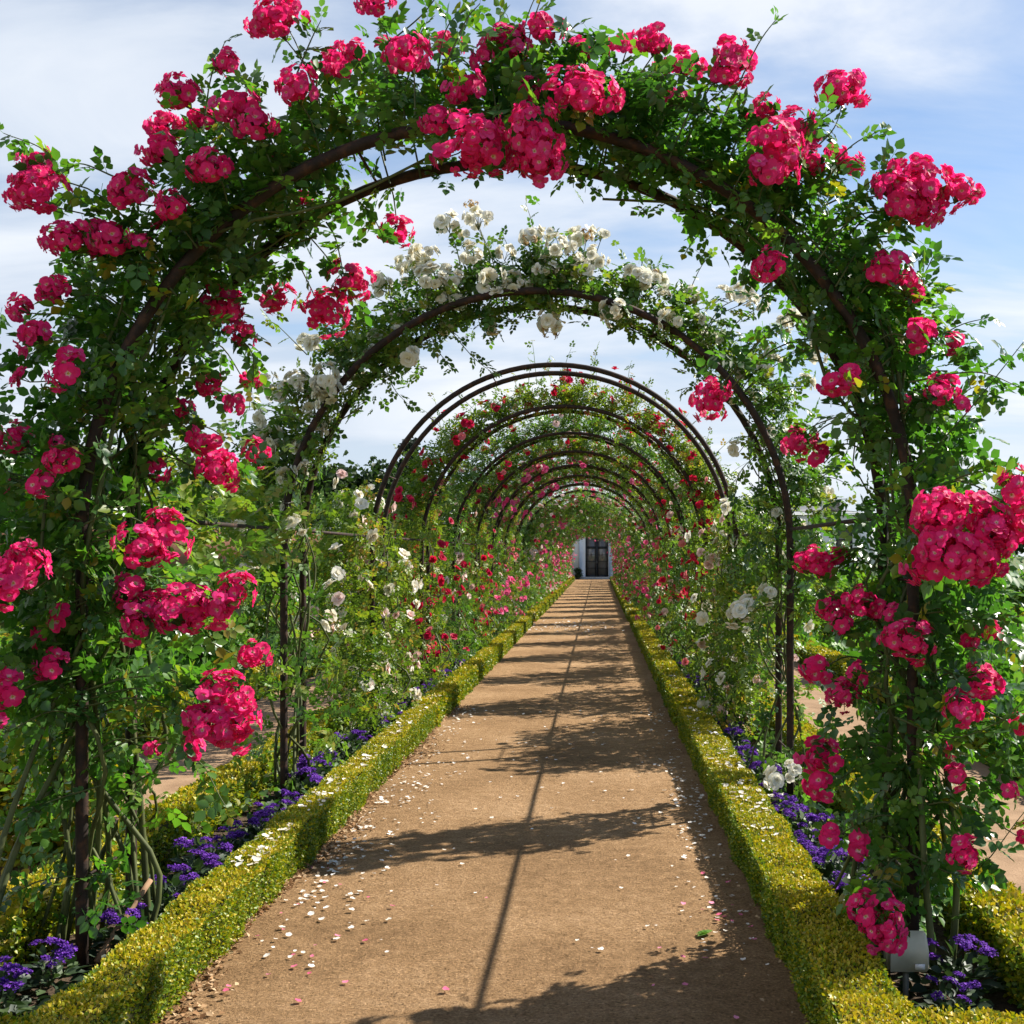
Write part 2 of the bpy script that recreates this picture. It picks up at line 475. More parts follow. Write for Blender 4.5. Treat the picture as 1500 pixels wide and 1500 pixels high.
def flower(layers, rng, centre=True, low=False, ruff=1.0):
    """unit-radius open rose facing +Z; layers: (petal count, length, width, tilt in degrees, base z)"""
    vs, fs, rad, mats = [], [], [], []
    for li, (cnt, ln, wd, tilt, zb) in enumerate(layers):
        off = rng.random() * 6.28
        for k in range(cnt):
            a = off + 2 * math.pi * k / cnt + rng.normal(0, 0.10)
            tl = R(tilt + rng.normal(0, 9 * min(ruff, 1.7)))
            l2 = ln * (1 + rng.normal(0, 0.08 * ruff * 0.7))
            rows = [(0.04, 0.12, 0.0), (0.38, 0.80, 0.03), (0.76, 1.0, 0.02), (1.0, 0.62, -0.08)] if not low else [(0.04, 0.2, 0.0), (0.55, 1.0, 0.03), (1.0, 0.7, -0.06)]
            o = len(vs)
            for (t, w, zc) in rows:
                for u in ((-1, 0, 1) if not low else (-1, 1)):
                    x = u * w * wd * 0.5
                    y = t * l2 + (0.05 if u == 0 else 0) * t
                    z = zc * l2 + (0.10 * abs(u)) * wd * w + rng.normal(0, 0.025 * ruff)
                    y2 = y * math.cos(tl) - z * math.sin(tl)
                    z2 = y * math.sin(tl) + z * math.cos(tl) + zb
                    vs.append((x * math.cos(a) - y2 * math.sin(a), x * math.sin(a) + y2 * math.cos(a), z2))
                    rad.append(min(1, t * ln + 0.02) if not low else max(t, 0.3))
            c = 3 if not low else 2
            for r_ in range(len(rows) - 1):
                for q in range(c - 1):
                    fs.append((o + r_ * c + q, o + r_ * c + q + 1, o + (r_ + 1) * c + q + 1, o + (r_ + 1) * c + q)); mats.append(0)
    if centre:
        o = len(vs)
        for k in range(6):
            a = k * math.pi / 3
            vs.append((0.13 * math.cos(a), 0.13 * math.sin(a), 0.16)); rad.append(0.2)
        vs.append((0, 0, 0.24)); rad.append(0.2)
        for k in range(6):
            fs.append((o + k, o + (k + 1) % 6, o + 6)); mats.append(1)
    return mk(vs, fs, rad, mats)

_fr = np.random.default_rng(3)
T_PINK = [flower([(5, 1.0, 0.98, 10, 0.0), (5, 0.80, 0.72, 32, 0.04)], _fr, ruff=1.7) for _ in range(5)]
T_WHITE = [flower([(6, 1.0, 1.0, 10, 0.0), (6, 0.82, 0.85, 32, 0.06), (5, 0.62, 0.7, 55, 0.08), (4, 0.4, 0.5, 72, 0.1)], _fr) for _ in range(3)]
T_SPENT = [flower([(5, 0.95, 0.6, -25, 0.0), (4, 0.6, 0.4, 15, 0.03)], _fr) for _ in range(2)]
T_FULL = [flower([(6, 1.0, 1.05, 22, 0.0), (6, 0.85, 0.9, 48, 0.04), (5, 0.7, 0.75, 66, 0.06), (4, 0.5, 0.6, 80, 0.08)], _fr, centre=False) for _ in range(3)]
T_LOW = [flower([(5, 1.0, 1.1, 22, 0.0), (4, 0.7, 0.8, 52, 0.06)], _fr, centre=False, low=True) for _ in range(3)]

def frames(t, n):
    """rotation matrices whose y column is t and whose z column is n made square to it"""
    t = np.asarray(t, float); n = np.asarray(n, float)
    t = t / (np.linalg.norm(t, axis=1)[:, None] + 1e-9)
    n = n - (n * t).sum(1)[:, None] * t
    n = n / (np.linalg.norm(n, axis=1)[:, None] + 1e-9)
    b = np.cross(t, n)
    return np.stack([b, t, n], 2)

def frames_z(n):
    """random turn about a given z axis"""
    n = np.asarray(n, float)
    t = RNG.normal(size=n.shape)
    n = n / (np.linalg.norm(n, axis=1)[:, None] + 1e-9)
    t = t - (t * n).sum(1)[:, None] * n
    return frames(t, n)

def rand_dirs(n):
    v = RNG.normal(size=(n, 3))
    return v / np.linalg.norm(v, axis=1)[:, None]

UP = np.array([0, 0, 1.0])

# ------------------------------------------------------------------ sun and sky
CLX, CLY = 5.2, 3.7
SUN = np.array([0.93, 0.55, 1.0]); SUN /= np.linalg.norm(SUN)
sun_d = bpy.data.lights.new('sun', 'SUN')
sun = link('sun', sun_d, None, (20, 12, 30))
sun_d.energy = 5.0
sun_d.angle = R(0.53)
sun_d.color = (1.0, 0.945, 0.86)
sun.rotation_euler = Vector(SUN).to_track_quat('Z', 'Y').to_euler()
elev = math.asin(SUN[2]); azim = math.atan2(SUN[0], SUN[1])

wd = bpy.data.worlds.new('World')
scene.world = wd
wd.use_nodes = True
nt = wd.node_tree
nt.nodes.clear()
sky = nt.nodes.new('ShaderNodeTexSky')
sky.sky_type = 'NISHITA'
sky.sun_disc = False
sky.sun_elevation = elev
sky.sun_rotation = azim
sky.air_density = 1.0; sky.dust_density = 0.2; sky.ozone_density = 3.5
tc = nt.nodes.new('ShaderNodeTexCoord')
sep = nt.nodes.new('ShaderNodeSeparateXYZ')
L(nt, tc.outputs['Generated'], sep.inputs[0])
zz = N(nt, 'ShaderNodeMath', _operation='MAXIMUM'); zz.inputs[1].default_value = 0.0
L(nt, sep.outputs['Z'], zz.inputs[0])
za = N(nt, 'ShaderNodeMath', _operation='ADD'); za.inputs[1].default_value = 0.22
L(nt, zz.outputs[0], za.inputs[0])
dv = []
for ax in 'XY':
    d_ = N(nt, 'ShaderNodeMath', _operation='DIVIDE')
    L(nt, sep.outputs[ax], d_.inputs[0]); L(nt, za.outputs[0], d_.inputs[1])
    dv.append(d_)
cb = nt.nodes.new('ShaderNodeCombineXYZ')
L(nt, dv[0].outputs[0], cb.inputs[0]); L(nt, dv[1].outputs[0], cb.inputs[1])
mp = nt.nodes.new('ShaderNodeMapping')          # clouds drawn out into long streaks across the sky
mp.inputs['Rotation'].default_value = (0, 0, R(24))
mp.inputs['Scale'].default_value = (0.62, 1.5, 1)
mp.inputs['Location'].default_value = (CLX, CLY, 0)
L(nt, cb.outputs[0], mp.inputs[0])
n1 = N(nt, 'ShaderNodeTexNoise', Scale=1.25, Detail=9, Roughness=0.55, Distortion=0.45)
L(nt, mp.outputs[0], n1.inputs['Vector'])
n2 = N(nt, 'ShaderNodeTexNoise', Scale=0.6, Detail=2, Roughness=0.5)
L(nt, mp.outputs[0], n2.inputs['Vector'])
# more veil towards -X and towards the horizon
gx = N(nt, 'ShaderNodeMath', _operation='MULTIPLY_ADD'); gx.inputs[1].default_value = -0.42; gx.inputs[2].default_value = 0.19
L(nt, sep.outputs['X'], gx.inputs[0])
gz = N(nt, 'ShaderNodeMath', _operation='MULTIPLY_ADD'); gz.inputs[1].default_value = -0.78
L(nt, zz.outputs[0], gz.inputs[0]); L(nt, gx.outputs[0], gz.inputs[2])
s1 = N(nt, 'ShaderNodeMath', _operation='MULTIPLY_ADD'); s1.inputs[1].default_value = 1.7
L(nt, n1.outputs['Fac'], s1.inputs[0]); L(nt, gz.outputs[0], s1.inputs[2])
s2 = N(nt, 'ShaderNodeMath', _operation='MULTIPLY_ADD'); s2.inputs[1].default_value = 0.6
L(nt, n2.outputs['Fac'], s2.inputs[0]); L(nt, s1.outputs[0], s2.inputs[2])
cr = ramp(nt, [(0.80, (0.10,) * 3), (0.98, (0.45,) * 3), (1.10, (0.80,) * 3), (1.28, (0.97,) * 3)])
s3 = N(nt, 'ShaderNodeMapRange')
s3.inputs['From Min'].default_value = 0.72; s3.inputs['From Max'].default_value = 1.32
L(nt, s2.outputs[0], s3.inputs['Value'])
cr = ramp(nt, [(0.0, (0.04,) * 3), (0.35, (0.38,) * 3), (0.62, (0.80,) * 3), (1.0, (0.97,) * 3)])
L(nt, s3.outputs[0], cr.inputs[0])
cn = ramp(nt, [(0.40, (4.4, 5.0, 5.9)), (0.52, (5.5, 5.95, 6.6)), (0.64, (6.7, 6.9, 7.2))])    # grey to white cloud
L(nt, n1.outputs['Fac'], cn.inputs[0])
mix = N(nt, 'ShaderNodeMix', _data_type='RGBA')
L(nt, cr.outputs[0], mix.inputs['Factor'])
skm = N(nt, 'ShaderNodeMix', _data_type='RGBA', _blend_type='MULTIPLY')
skm.inputs['Factor'].default_value = 1.0
skm.inputs[7].default_value = (1.0, 1.0, 1.0, 1)
L(nt, sky.outputs[0], skm.inputs[6])
L(nt, skm.outputs[2], mix.inputs[6]); L(nt, cn.outputs[0], mix.inputs[7])
bg = N(nt, 'ShaderNodeBackground', Strength=0.073)
L(nt, mix.outputs[2], bg.inputs['Color'])
wo = nt.nodes.new('ShaderNodeOutputWorld')
L(nt, bg.outputs[0], wo.inputs[0])

# ------------------------------------------------------------------ layout constants
CX = -0.39                 # centre line of the path and the arches
RA, ZS = 1.60, 1.666       # arch radius, springing height
D0, STEP, GAP = 4.60, 2.95, 0.485
NARCH = 24
PL, PR = -1.50, 0.72       # path edges
HW, HH = 0.24, 0.215
HWL = 0.19       # box hedge
BED = 0.52
GAP0, GAP1 = 27.0, 28.3    # cross path
HOUSE = 77.8

# ------------------------------------------------------------------ ground
def sheet(name, x0, x1, y0, y1, z, mat, nx=1, ny=1, amp=0.0):
    a = Acc()
    xs = np.linspace(x0, x1, nx + 1); ys = np.linspace(y0, y1, ny + 1)
    X, Y = np.meshgrid(xs, ys)
    Z = np.full(X.shape, float(z))
    if amp:
        Z = Z + amp * (np.sin(X * 5.1 + np.sin(Y * 1.7)) * np.sin(Y * 3.3 + X) + 0.6 * np.sin(X * 11 + Y * 7.3) * np.sin(Y * 9.1)) * 0.5
    f = [(j * (nx + 1) + i, j * (nx + 1) + i + 1, (j + 1) * (nx + 1) + i + 1, (j + 1) * (nx + 1) + i) for j in range(ny) for i in range(nx)]
    a.add(np.stack([X, Y, Z], 2).reshape(-1, 3), f)
    o = link(name, a.build(name, [mat], smooth=True))
    o['kind'] = 'structure'
    return o
sheet('ground', -600, 600, -40, 900, -0.03, 'ground')
sheet('main_path', PL - 0.06, PR + 0.06, -4, HOUSE - 0.35, 0.0, 'path', 16, 500, 0.006)
sheet('soil_bed_left', PL - 0.061 - 1.0, PL - 0.061, 3.4, 72, -0.012, 'soil')
sheet('soil_bed_right', PR + 0.061, PR + 0.061 + 0.98, 3.4, 72, -0.012, 'soil')
sheet('side_path_left', -3.75, PL - 1.062, -4, 74, -0.008, 'sidepath')
sheet('side_path_right', PR + 1.042, 2.95, -4, 74, -0.008, 'sidepath')
sheet('cross_path', -40, -3.752, GAP0 - 0.1, GAP1 + 0.1, -0.016, 'sidepath')
sheet('cross_path_right', 2.952, 40, GAP0 - 0.1, GAP1 + 0.1, -0.016, 'sidepath')

# ------------------------------------------------------------------ box hedges
def hedge_mesh(lx, ly, h, dens, size, seed, ysplit=None):
    """clipped box hedge lx wide, ly long, origin at its near left foot; dens leaves per square metre (can fall with distance)"""
    a = Acc()
    rng = np.random.default_rng(seed)
    ins = 0.02
    nx, ny = max(2, int(lx / 0.08)), max(2, int(ly / 0.12))
    nx, ny = min(nx, 60), min(ny, 200)
    # core
    prof = [(ins, 0.0), (ins, h * 0.5), (ins + 0.01, h - ins - 0.012), (lx * 0.5, h - ins), (lx - ins - 0.01, h - ins - 0.012), (lx - ins, h * 0.5), (lx - ins, 0.0)]
    ys = np.linspace(ins, ly - ins, ny + 1)
    vs = []
    for y in ys:
        for (x, z) in prof:
            vs.append((x + rng.normal(0, 0.004), y, z + (rng.normal(0, 0.004) if z > 0 else 0)))
    k = len(prof)
    f = [(j * k + i, j * k + i + 1, (j + 1) * k + i + 1, (j + 1) * k + i) for j in range(ny) for i in range(k - 1)]
    f += [tuple(range(k)), tuple(ny * k + i for i in range(k))[::-1]]
    a.add(vs, f, 0)
    # leaves on every face
    faces = [('top', lx * ly), ('l', h * ly), ('r', h * ly), ('f', lx * h), ('b', lx * h)]
    for nm, area in faces:
        n = int(area * dens)
        u, v = rng.random(n), rng.random(n)
        if nm == 'top':
            p = np.stack([u * lx, v * ly, np.full(n, h)], 1); nr = np.tile([0, 0, 1.0], (n, 1))
        elif nm in 'lr':
            p = np.stack([np.full(n, 0.0 if nm == 'l' else lx), u * ly, v * h], 1); nr = np.tile([-1.0 if nm == 'l' else 1.0, 0, 0], (n, 1))
        else:
            p = np.stack([u * lx, np.full(n, 0.0 if nm == 'f' else ly), v * h], 1); nr = np.tile([0, -1.0 if nm == 'f' else 1.0, 0], (n, 1))
        # gently uneven clipping
        wob = 0.014 * np.sin(p[:, 1] * 7.0 + p[:, 0] * 5) * np.sin(p[:, 1] * 2.3 + 1) + 0.008 * np.sin(p[:, 1] * 17.0 + 3 * np.sin(p[:, 1] * 3.7)) + rng.normal(0, 0.005, n) - 0.008
        p = p + nr * wob[:, None]
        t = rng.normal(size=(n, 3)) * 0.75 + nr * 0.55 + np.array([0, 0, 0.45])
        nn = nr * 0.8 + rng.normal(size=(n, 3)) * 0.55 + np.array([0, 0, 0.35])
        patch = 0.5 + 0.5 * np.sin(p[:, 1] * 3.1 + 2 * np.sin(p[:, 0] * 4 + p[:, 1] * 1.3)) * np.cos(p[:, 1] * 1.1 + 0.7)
        base = (0.66 if nm == 'top' else 0.36) + 0.20 * (patch - 0.5)     # sunlit yellow of the top painted into its leaf tint, sides kept greener
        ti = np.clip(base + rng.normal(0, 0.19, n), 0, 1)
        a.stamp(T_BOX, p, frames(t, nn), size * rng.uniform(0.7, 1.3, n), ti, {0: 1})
    return a.build('box_hedge', ['box_core', 'box_leaf'])

def hedge(x0, x1, y0, y1, label, dens, size, seed, h=HH, group='clipped box hedges edging the rose beds'):
    o = link('box_hedge', hedge_mesh(x1 - x0, y1 - y0, h, dens, size, seed), None, (x0, y0, 0))
    return tag(o, label, 'hedge', group)

BL, BR = PL - HWL, PR + HW           # inner edges of the beds
OL, OR_ = BL - BED, BR + BED        # outer edges of the beds
Yf = 3.37
hedge(PL - HWL, PL, Yf, 11, 'nearest box hedge on the left of the path, with white petals on its top', 21000, 0.0145, 1)
hedge(PL - HWL, PL, 11.01, GAP0, 'box hedge on the left of the path behind the nearest one, up to the gap', 4500, 0.03, 2)
hedge(PL - HWL, PL, GAP1, 73, 'far box hedge on the left of the path, beyond the gap', 1300, 0.05, 3)
hedge(PR, PR + HW, Yf, 11, 'nearest box hedge on the right of the path, petals along its top', 21000, 0.0145, 4)
hedge(PR, PR + HW, 11.01, GAP0, 'box hedge on the right of the path behind the nearest one', 4500, 0.03, 5)
hedge(PR, PR + HW, GAP1, 73, 'far box hedge on the right of the path, running to the white house', 1300, 0.05, 6)
hedge(OL, BL - 0.003, Yf, Yf + 0.24, 'short end hedge closing the left bed at the lower left corner', 14000, 0.017, 7)
hedge(BR + 0.003, OR_, Yf, Yf + 0.24, 'short end hedge closing the right bed beside the white plant label', 14000, 0.017, 8)
hedge(OL - HW, OL - 0.003, Yf, 12, 'outer box hedge behind the left bed, beside the left side path', 7000, 0.024, 9)
hedge(OR_ + 0.003, OR_ + HW, Yf, 12, 'outer box hedge behind the right bed, beside the right side path', 7000, 0.024, 10)
hedge(OL - HW, OL - 0.003, 12.01, GAP0, 'farther outer box hedge of the left bed', 2500, 0.04, 11)
hedge(OR_ + 0.003, OR_ + HW, 12.01, GAP0, 'farther outer box hedge of the right bed', 2500, 0.04, 12)
G2 = 'long low hedges across the garden plots'
hedge(-22, -3.9, 24.3, 24.8, 'long low hedge crossing the garden on the left, nearer of the two', 900, 0.06, 13, 0.36, G2)
hedge(-24, -3.9, 28.8, 29.3, 'long low hedge crossing the garden on the left, farther of the two', 900, 0.06, 14, 0.36, G2)
hedge(3.1, 22, 24.3, 24.8, 'long low hedge crossing the garden on the right, nearer of the two', 900, 0.06, 15, 0.36, G2)
hedge(3.1, 24, 28.8, 29.3, 'long low hedge crossing the garden on the right, farther of the two', 900, 0.06, 16, 0.36, G2)
hedge(-4.05, -3.78, 6, 24.2, 'low plot hedge on the far side of the left side path', 1800, 0.04, 17, 0.25, G2)
hedge(2.98, 3.25, 6, 24.2, 'low plot hedge on the far side of the right side path', 1800, 0.04, 18, 0.25, G2)

# ------------------------------------------------------------------ arches
def arch_curve(n=46):
    pts = [(-RA, 0, z) for z in np.linspace(-0.03, ZS, 8)[:-1]]
    for a in np.linspace(math.pi, 0, n):
        pts.append((RA * math.cos(a), 0, ZS + RA * math.sin(a)))
    pts += [(RA, 0, z) for z in np.linspace(ZS, -0.03, 8)[1:]]
    return np.array(pts)
hp = arch_curve()
a = Acc(); add_tube(a, hp, 0.0235, 8); me_hoop = a.build('hoop', ['rust'], smooth=False)
def spacer_mesh(p):
    a = Acc()
    add_tube(a, [(p[0], 0.02, p[1]), (p[0], GAP - 0.02, p[1])], 0.0065, 6)
    return a.build('spacer', ['rust'])
sp_pts = [(-RA, 0.35), (-RA, 0.95), (-RA, 1.5), (RA, 0.35), (RA, 0.95), (RA, 1.5)] + [(RA * math.cos(R(t)), ZS + RA * math.sin(R(t))) for t in (15, 38, 62, 86, 110, 134, 157)]
me_sp = [spacer_mesh(p) for p in sp_pts]
ARCH_LABELS = {0: 'nearest rusty iron hoop arch, buried in hot pink roses', 1: 'second rusty iron arch, under white roses', 2: 'third rusty iron arch, its double hoop bare against the sky',
               3: 'fourth rusty iron arch, topped with red roses'}
for k in range(NARCH):
    d = D0 + STEP * k
    t = thing('rose_arch', ARCH_LABELS.get(k, 'rusty iron rose arch over the path, %s from the camera' % ORD[k]), 'arch', (CX, d, 0), 'iron rose arches over the path')
    link('hoop', me_hoop, t); link('hoop', me_hoop, t, (0, GAP, 0))
    if k < 8:
        for m_ in me_sp:
            link('spacer', m_, t)
for sgn, nm in ((-1, 'left'), (1, 'right')):
    a = Acc()
    x = CX + sgn * (RA + 0.0)
    for k in range(NARCH - 1):
        d = D0 + STEP * k
        add_box(a, x - 0.008, x + 0.008, d + GAP + 0.026, d + STEP - 0.026, 1.748, 1.768)
    tag(link('side_rail', a.build('side_rail', ['rust'])), 'flat iron rail joining the arches at head height on the %s side' % nm, 'rail', 'iron side rails')

# ------------------------------------------------------------------ climbing roses
def half_arch(u, sgn):
    """point and outward normal on one half of an arch, u = 0 at the foot and 1 at the crown (x relative to the centre line)"""
    u = np.asarray(u, float)
    Lq = RA * math.pi / 2
    Lt = ZS + Lq
    s = u * Lt
    a = np.clip((s - ZS) / RA, 0, None)
    x = np.where(s < ZS, RA, RA * np.cos(a)) * sgn
    z = np.where(s < ZS, s, ZS + RA * np.sin(a))
    nx = np.where(s < ZS, 1.0, np.cos(a)) * sgn
    nz = np.where(s < ZS, 0.0, np.sin(a))
    return np.stack([x, np.zeros_like(x), z], -1), np.stack([nx, np.zeros_like(x), nz], -1)

def leaf_cloud(acc, tmpl, pos, out, size, mat, droop=0.25, spread=0.6, tint=None):
    n = len(pos)
    t = out * 0.45 + rand_dirs(n) * 0.9 - UP * droop
    nn = UP * 0.55 + out * 0.45 + rand_dirs(n) * spread
    acc.stamp(tmpl, pos, frames(t, nn), size * RNG.uniform(0.65, 1.25, n), tint, {0: mat})

def clumped(n, sgn, prof, per=16, sig=0.075):
    """n points round a half arch; prof rows: (u, weight, inner offset, outer offset, y0, y1)"""
    P = np.array(prof)
    nc = max(1, n // per)
    uu = np.linspace(P[0, 0], P[-1, 0], 400)
    w = np.interp(uu, P[:, 0], P[:, 1])
    c = np.cumsum(w); c /= c[-1]
    u = np.interp(RNG.random(nc), c, uu)
    base, nr = half_arch(u, sgn)
    lo = np.interp(u, P[:, 0], P[:, 2]); hi = np.interp(u, P[:, 0], P[:, 3])
    y0 = np.interp(u, P[:, 0], P[:, 4]); y1 = np.interp(u, P[:, 0], P[:, 5])
    off = lo + (hi - lo) * RNG.beta(1.5, 1.7, nc)
    cen = base + nr * off[:, None]
    cen[:, 1] += y0 + (y1 - y0) * RNG.beta(1.4, 1.4, nc)
    ct = RNG.random(nc)
    idx = RNG.integers(0, nc, n)
    pos = cen[idx] + RNG.normal(size=(n, 3)) * sig
    pos[:, 2] = np.maximum(pos[:, 2], 0.06)
    return pos, nr[idx], ct[idx]

def cane_path(sgn, top_u, seed, y0, foot=None, wob=0.09, n=26, bias=0.02):
    rng = np.random.default_rng(seed)
    m = 9
    us = np.linspace(0, top_u, m)
    b, nr = half_arch(us, sgn)
    off = rng.normal(bias, wob, m)
    dy = rng.uniform(0.0, GAP) + rng.normal(0, 0.05, m)
    c = b + nr * off[:, None]
    c[:, 1] += y0 + dy
    if foot is None:
        foot = (sgn * RA + rng.normal(0.0, 0.14), y0 + rng.uniform(-0.1, GAP + 0.1))
    c[0] = (foot[0], foot[1], -0.02)
    c[1] = 0.5 * c[1] + 0.5 * np.array([foot[0], foot[1], c[1][2]])
    return spline(c, n)

def cluster_mesh(nfl, rad, fr, tmpls, mats, seed, name='flower_cluster', squash=0.8, leaf=None):
    """a truss of roses: nfl flowers of radius fr on a dome of radius rad, its axis +Z"""
    rng = np.random.default_rng(seed)
    a = Acc()
    k = np.arange(nfl) + 0.5
    cz = 1 - 1.55 * k / nfl if nfl > 3 else np.full(nfl, 0.8)
    th = k * 2.39996 + rng.random() * 6
    sz = np.sqrt(np.clip(1 - cz ** 2, 0, 1))
    dirs = np.stack([sz * np.cos(th), sz * np.sin(th), cz], 1)
    dirs += rng.normal(0, 0.16, dirs.shape)
    dirs /= np.linalg.norm(dirs, axis=1)[:, None]
    lump = 1 + 0.20 * np.sin(dirs[:, 0] * 3 + seed) + rng.normal(0, 0.10, nfl)
    lump[rng.random(nfl) < (0.3 if nfl > 6 else 0.0)] *= 0.5
    pos = dirs * (rad * lump)[:, None] * np.array([1, 1, squash])
    which = rng.integers(0, len(tmpls), nfl)
    face = dirs + rng.normal(0, 0.22, dirs.shape)
    rot = frames_z(face)
    sc = fr * rng.uniform(0.75, 1.15, nfl)
    ti = np.clip(rng.normal(0.10, 0.22, nfl), 0, 1)
    ti[rng.random(nfl) < 0.06] = 1.0
    for w in range(len(tmpls)):
        s = which == w
        a.stamp(tmpls[w], pos[s], rot[s], sc[s], ti[s])
    # stalks meeting at the base
    if nfl > 2:
        for p in pos[:: max(1, nfl // 10)]:
            add_tube(a, [(0, 0, -rad * 0.9), p * 0.45 + np.array([0, 0, -rad * 0.1]), p * 0.93], 0.0022, 4, 2, False)
    return a.build(name, mats)

PINK_SIZES = [(0.030, 3), (0.045, 8), (0.062, 16), (0.082, 30), (0.105, 50), (0.135, 80)]
PINK_MESH = {s: [cluster_mesh(n, s, 0.030, T_PINK, ['pink', 'stamen', 'stem'], 100 * i + j) for j in range(3)] for i, (s, n) in enumerate(PINK_SIZES)}
WHITE_SIZES = [(0.034, 2), (0.055, 4), (0.08, 8)]
WHITE_MESH = {s: [cluster_mesh(n, s, 0.042, T_WHITE, ['white', 'stamen', 'stem'], 900 + 10 * i + j) for j in range(3)] for i, (s, n) in enumerate(WHITE_SIZES)}
SPENT_MESH = [cluster_mesh(4, 0.05, 0.032, T_SPENT, ['spent', 'stamen', 'stem'], 950 + j) for j in range(2)]

def pick(d, r):
    s = min(d.keys(), key=lambda q: abs(math.log(q / r)))
    return random.choice(d[s]), r / s

def nearest_u(p, sgn):
    us = np.linspace(0, 1, 160)
    b, nr = half_arch(us, sgn)
    i = np.argmin((b[:, 0] - p[0]) ** 2 + (b[:, 2] - p[2]) ** 2)
    return us[i], b[i], nr[i]

def place_clusters(root, sgn, items, dmin, meshes, y_face, leaf_acc, leaf_mat_i, stem_acc, lsize, tmpl, nleaf=8):
    """items: (px, py, r_px, d); each truss is tied back to the arch by its own shoot with leaves"""
    for (px, py, rp, d) in items:
        p = W(px, py, d) - np.array([CX, dmin, 0])
        u, b, nr = nearest_u(p, sgn)
        rm = rp / FPX * d
        me, sc = pick(meshes, rm)
        out = p - b; out[1] = 0
        ln = np.linalg.norm(out)
        out = out / ln if ln > 0.06 else nr
        axis = out * 0.55 + np.array([0, y_face, 0]) + UP * 0.35 + rand_dirs(1)[0] * 0.3
        axis /= np.linalg.norm(axis)
        o = link('flower_cluster', me, root, tuple(p))
        q = Vector(axis).to_track_quat('Z', 'Y')
        o.rotation_mode = 'QUATERNION'
        o.rotation_quaternion = q
        o.scale = (sc * random.uniform(0.9, 1.15), sc * random.uniform(0.9, 1.15), sc)
        st = b + np.array([0, np.clip(p[1], 0, GAP), 0]) + rand_dirs(1)[0] * 0.06
        end = p - axis * rm * 0.8
        midp = (st + end) / 2 + np.array([0, 0, 0.03 + 0.10 * np.linalg.norm(end - st)])
        path = spline([st, midp, end], 9)
        add_tube(stem_acc, path, np.linspace(0.0045, 0.0025, 9), 5, 0, False)
        nl = int(nleaf * (0.6 + 2.0 * np.linalg.norm(end - st)))
        tt = RNG.random(nl) ** 0.7
        pos = path[(tt * 8).astype(int)] + RNG.normal(size=(nl, 3)) * (0.018 + 0.35 * rm)
        leaf_cloud(leaf_acc, tmpl, pos, np.tile(out, (nl, 1)), lsize, leaf_mat_i)

def spray(leaf_acc, stem_acc, pts, nleaf, lsize, mat, tmpl=None, off=(0, 0, 0), r=0.004):
    path = spline(np.array(pts) - np.array(off), 14)
    add_tube(stem_acc, path, np.linspace(r, r * 0.4, 14), 5, 0, False)
    t = np.linspace(0.12, 1.0, nleaf)
    ii = np.clip((t * 13).astype(int), 0, 12)
    pos = path[ii] + (path[ii + 1] - path[ii]) * ((t * 13) - ii)[:, None]
    tan = path[ii + 1] - path[ii]
    tan /= np.linalg.norm(tan, axis=1)[:, None] + 1e-9
    rd = rand_dirs(nleaf)
    leaf_acc.stamp(tmpl or T_ROSE, pos, frames(tan * 0.6 + rd * 0.8 - UP * 0.15, UP * 0.6 + rand_dirs(nleaf) * 0.6), lsize * RNG.uniform(0.7, 1.2, nleaf), None, {0: mat})

# --- nearest arch: hot pink
F = lambda s: [tuple(float(q) for q in e.split(',')) for e in s.split()]
pink_left = F("""405,28,36,4.7 548,4,22,4.8 335,92,17,4.7 262,140,27,4.6 597,84,31,4.5 500,92,24,5.1 652,66,20,4.9 738,68,30,4.7 707,85,15,4.6
345,158,25,4.5 372,184,25,4.45 432,130,29,4.5 482,108,21,4.8 240,186,23,4.7 288,180,20,4.8 232,222,24,4.5 307,248,26,4.4 190,280,28,4.5 252,305,23,4.4
680,132,23,4.5 640,178,22,4.4 700,217,46,4.35 52,240,22,4.6 52,278,38,4.55 98,350,29,4.5 162,352,26,4.5 140,338,16,4.6 203,360,14,4.5 78,425,22,4.6 32,450,17,4.6
50,490,19,4.5 97,543,26,4.35 580,337,21,5.2 515,412,27,5.2 476,455,32,5.2 405,437,22,5.2 325,452,27,5.0 355,490,14,5.1 440,295,14,5.1 403,232,10,4.7 365,555,13,5.2 303,560,17,5.1
345,595,12,5.1 270,600,11,5.0 35,555,11,4.5 375,662,18,5.2 230,685,14,5.0 318,690,28,5.0 93,675,22,4.4 62,708,15,4.4 25,645,24,4.6 305,650,18,5.1 85,650,10,4.5
235,772,24,4.6 212,800,34,4.55 250,790,20,4.6 18,845,44,4.3 35,822,24,4.3 190,872,20,4.5 215,890,26,4.45 282,893,38,4.45 342,868,26,4.45 325,890,20,4.45 205,915,20,4.4 250,895,20,4.4
95,905,14,4.5 75,975,22,4.5 373,962,20,4.7 320,1008,26,4.4 348,1028,22,4.4 322,1066,36,4.4 292,1052,20,4.4 352,1055,20,4.4 225,1100,10,4.6 285,1097,12,4.6 8,1010,26,4.4 5,1065,14,4.4
60,935,12,4.6 15,715,10,4.7 110,560,10,4.7 565,70,12,5.0 520,75,14,4.9 150,375,12,4.6 40,520,10,4.7 280,640,10,4.9 240,330,9,4.6 470,180,9,4.9""")
